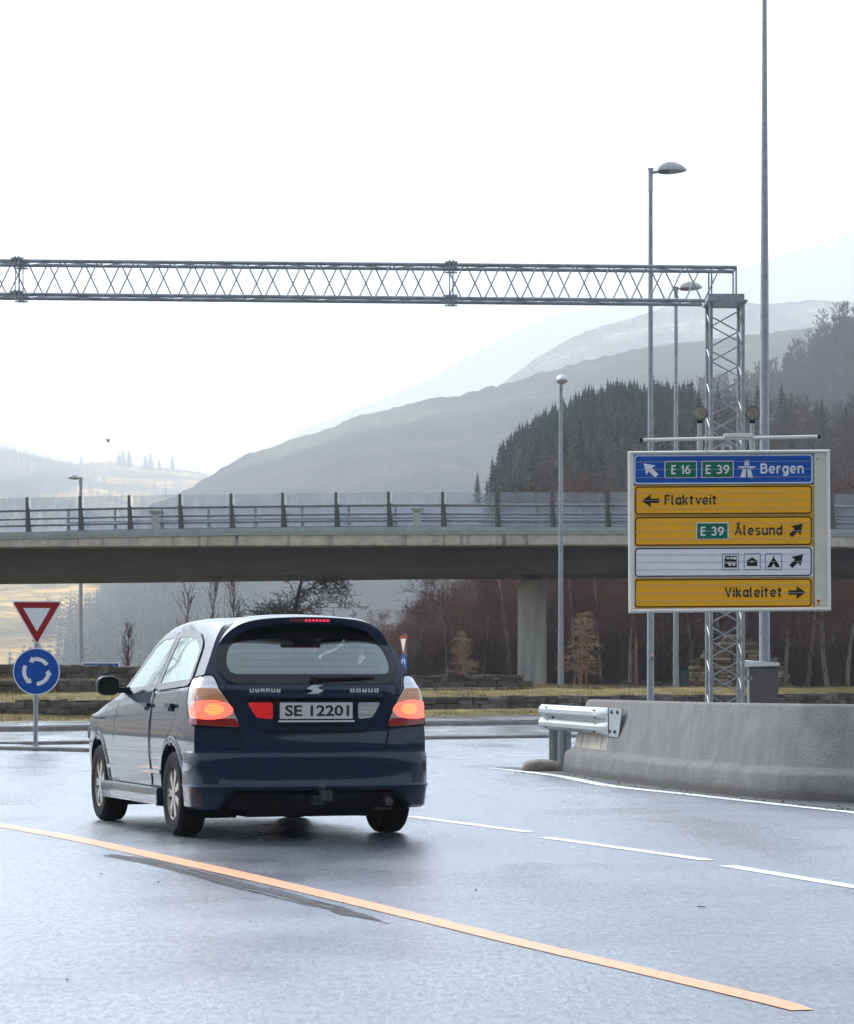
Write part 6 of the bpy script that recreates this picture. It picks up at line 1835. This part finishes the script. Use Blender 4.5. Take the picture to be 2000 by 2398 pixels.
# ---- roof spoiler with the high brake light
secs = []
for i in range(41):
    t = -1 + 2*i/40; x = .612*t; dz = .045*t*t + .135*abs(t)**7; zt = 1.548 - dz; yr = -.60 + .14*abs(t)**2.4; th = .052 + .05*abs(t)**4
    secs.append([Vector((x*(.985-.14*abs(t)**6), -.18, zt + .012 - .03*abs(t)**6)), Vector((x, yr+.05, zt-.004)), Vector((x, yr, zt-.016)), Vector((x, yr+.006, zt-.03)), Vector((x*.99, yr+.035, zt-th-.012)), Vector((x*(.98-.08*abs(t)**6), -.36, zt-th-.02)), Vector((x*(.975-.14*abs(t)**6), -.2, zt-th))])
mb = MB(); mb.sweep(secs); spo = cb_(mb, 'roof_spoiler', PAINT)
mb = MB(); mb.box((0, -.592, 1.508), (.30,.03,.024)); hb = cb_(mb, 'high_brake_light', mat('high_lamp_lens', (.16,.05,.05), .2, coat=1), spo, smooth=False, bevel=.006)
mb = MB()
for k in range(7): mb.box((-.03 + k*.026, -.6085, 1.508), (.013,.004,.013))
cb_(mb, 'led', mat('led_red', (.9,.02,.06), .3, emis=(1,.03,.10), estr=.6), hb, smooth=False)
# ---- sides: door gaps, handles, skirt, moulding, mirrors
for side in ('L', 'R'):
    s = -1 if side == 'L' else 1
    dr = cb_(patch(side, rounded([(.665,.335),(1.88,.335),(1.90,.62),(1.84,.985),(.70,1.01)], .04), .006, 22, 14), 'front_door', PAINT)
    cb_(frame_strip(side, rounded([(.665,.335),(1.88,.335),(1.90,.62),(1.84,.985),(.70,1.01)], .04), .0, .0045, .0065), 'panel_gap', BLACK, dr)
    rdo = rounded([(.655,.335),(.36,.335),(.33,.52),(.20,.66),(.02,.76),(-.07,.88),(-.08,1.03),(.67,1.012)], .03)
    rd = cb_(frame_strip(side, rdo, .0, .0045, .0065), 'panel_gap', BLACK, body)
    for y, pr in ((.83, dr), (.08, body)):
        p = proj(side, y, .905, .0); mb = MB(); mb.box(p + Vector((s*.024,0,.012)), (.018,.19,.028)); mb.box(p + Vector((s*.012,-.08,.012)), (.03,.025,.024)); mb.box(p + Vector((s*.012,.08,.012)), (.03,.025,.024))
        cb_(mb, 'door_handle', PAINT, pr, bevel=.006)
        cb_(patch(side, rounded([(y-.075,.875),(y+.075,.875),(y+.075,.915),(y-.075,.915)], .018), .008, 10, 5), 'handle_recess', BLACK, pr)
    mb = MB(); s2 = []
    for i in range(41):
        y = .34 + (2.13-.34)*i/40; p = proj(side, y, .44, .0); s2.append([p + Vector((0,0,-.02)), p + Vector((s*.016,0,-.014)), p + Vector((s*.018,0,.012)), p + Vector((0,0,.02))])
    mb.sweep(s2); cb_(mb, 'side_moulding', PAINT, body)
    mb = MB(); s2 = []
    for i in range(31):
        y = .30 + (2.18-.30)*i/30; f = .03*abs(2*i/30-1)**6; x = s*.80
        s2.append([Vector((x, y, .335)), Vector((x+s*(.042+f), y, .325)), Vector((x+s*(.052+f), y, .30)), Vector((x+s*(.045+f), y, .20)), Vector((x-s*.02, y, .19))])
    mb.sweep(s2); cb_(mb, 'side_skirt', PAINT, body)
    mb = MB()
    for yw in (0.0, 2.48):
        secs = []
        for t in range(-8, 189, 7):
            c_, s_ = math.cos(R(t)), math.sin(R(t)); ring_ = []
            for r_, o_ in ((.348,-.03),(.350,.010),(.368,.012),(.395,.003)):
                y, z = yw + r_*c_, .31 + r_*s_; pz = proj(side, min(max(y,-.55),3.2), max(z,.24), 0); ring_.append(Vector((pz.x + s*o_, y, z)))
            secs.append(ring_)
        mb.sweep(secs, close=False); cb_(mb, 'arch_lip', PAINT, body); mb = MB()
    # mirror
    c = Vector((s*.93, 1.72, 1.055)); secs = []
    for f, k in ((0,.92),(.02,1.0),(.06,1.0),(.10,.85),(.14,.5),(.155,.1)):
        secs.append([c + Vector((s*.088*k*math.copysign(abs(math.cos(t))**.7, math.cos(t)), -.05+f, .075*k*math.copysign(abs(math.sin(t))**.7, math.sin(t)))) for t in [2*math.pi*q/20 for q in range(20)]])
    mb = MB(); mb.sweep(secs); mb.hexa([Vector((s*.76,1.70,1.0)), Vector((s*.90,1.70,1.0)), Vector((s*.90,1.78,1.0)), Vector((s*.76,1.80,1.0)), Vector((s*.76,1.70,1.045)), Vector((s*.90,1.70,1.035)), Vector((s*.90,1.78,1.035)), Vector((s*.76,1.80,1.045))])
    mr_ = cb_(mb, 'wing_mirror', mat('mirror_shell', (.006,.009,.02), .5, spec=.2))
    mb = MB(); mb.add([c + Vector((s*.076*math.copysign(abs(math.cos(t))**.7, math.cos(t)), -.0515, .062*math.copysign(abs(math.sin(t))**.7, math.sin(t)))) for t in [2*math.pi*q/20 for q in range(20)]], [tuple(range(20))])
    cb_(mb, 'mirror_glass', mat('mirror_glass', (.10,.13,.13), .06, .9), mr_, smooth=False)
    # headlamp seen from the side
    cb_(patch('L' if side == 'L' else 'R', rounded([(2.98,.64),(3.26,.60),(3.22,.70),(3.0,.76)], .03), .01, 12, 6), 'headlight', CLR_L)
# ---- tow bar and exhaust
mb = MB(); mb.box((.0,-.72,.27), (.07,.22,.06)); mb.cyl((.0,-.82,.27),(.0,-.90,.29),.022,n=8); mb.cyl((.0,-.90,.28),(.0,-.90,.35),.017,n=8); mb.lathe([(0,.385),(.018,.38),(.026,.365),(.024,.35),(.014,.34)], (.0,-.90,0), n=12); mb.box((.07,-.80,.30),(.06,.05,.07))
cb_(mb, 'tow_bar', DARKSTEEL, smooth=False)
mb = MB(); mb.cyl((.52,-.30,.25),(.52,-.78,.255),.034,n=14,cap=False); mb.cyl((.52,-.779,.255),(.52,-.70,.255),.030,.028,n=14); mb.box((.45,-.42,.26),(.34,.24,.15)); cb_(mb, 'exhaust', mat('exhaust_steel', (.09,.085,.08), .45, .6), smooth=False)
# ---- wheels
def wheel(x, y, s):
    mb = MB(); c = (x, y, .298)
    prof = [(.185,-.088),(.235,-.098),(.275,-.094),(.293,-.075),(.298,-.04),(.2985,0),(.298,.04),(.293,.075),(.275,.094),(.235,.098),(.185,.088)]
    mb.lathe(prof, c, 'x', 48)
    tyre = cb_(mb, 'tyre', RUBBER)
    mb = MB()
    o_ = s*.078
    mb.lathe([(.150,-s*.08),(.172,o_-s*.06),(.186,o_+s*.006),(.2,o_+s*.012),(.2,o_-s*.01)], c, 'x', 40)
    for k in range(7):
        for dt in (-.11, .11):
            t = 2*math.pi*k/7 + dt; t2 = 2*math.pi*k/7 + dt*2.1
            p0 = Vector((x+o_-s*.012, y + .04*math.cos(t), .298 + .04*math.sin(t))); p1 = Vector((x+o_-s*.002, y + .18*math.cos(t2*.5+math.pi*k/7), .298 + .18*math.sin(t2*.5+math.pi*k/7)))
            d = (p1-p0).normalized(); nn = d.cross(Vector((1,0,0)))*.012; xx = Vector((s*.014,0,0))
            mb.hexa([p0-nn-xx, p0+nn-xx, p1+nn*1.2-xx, p1-nn*1.2-xx, p0-nn+xx, p0+nn+xx, p1+nn*1.2, p1-nn*1.2])
    mb.cyl((x+o_-s*.03, y, .298), (x+o_+s*.006, y, .298), .05, .042, n=20)
    cb_(mb, 'rim', ALLOY, tyre)
    mb = MB(); mb.cyl((x+o_-s*.05, y, .298), (x+o_-s*.045, y, .298), .17, n=28); cb_(mb, 'brake_disc', mat('brake_disc', (.05,.05,.05), .5, .5), tyre, smooth=False)
for y in (0.0, 2.48):
    for s in (-1, 1): wheel(s*.745, y, s)
# ================================================================ HAZE
HZ = 0.00027
mb = MB(); mb.box((0, 8000, 724.3), (26000, 24600, 1451.4))
hm = bpy.data.materials.new('haze_air'); hm.use_nodes = True
n = hm.node_tree.nodes; l = hm.node_tree.links; n.remove(n['Principled BSDF'])
pv = n.new('ShaderNodeVolumePrincipled')
pv.inputs['Color'].default_value = (.97, .975, .98, 1)
pv.inputs['Density'].default_value = HZ
pv.inputs['Anisotropy'].default_value = 0.2
l.new(pv.outputs[0], n['Material Output'].inputs['Volume'])
hz = mb.build('haze', hm)
tag(hz, kind='stuff')
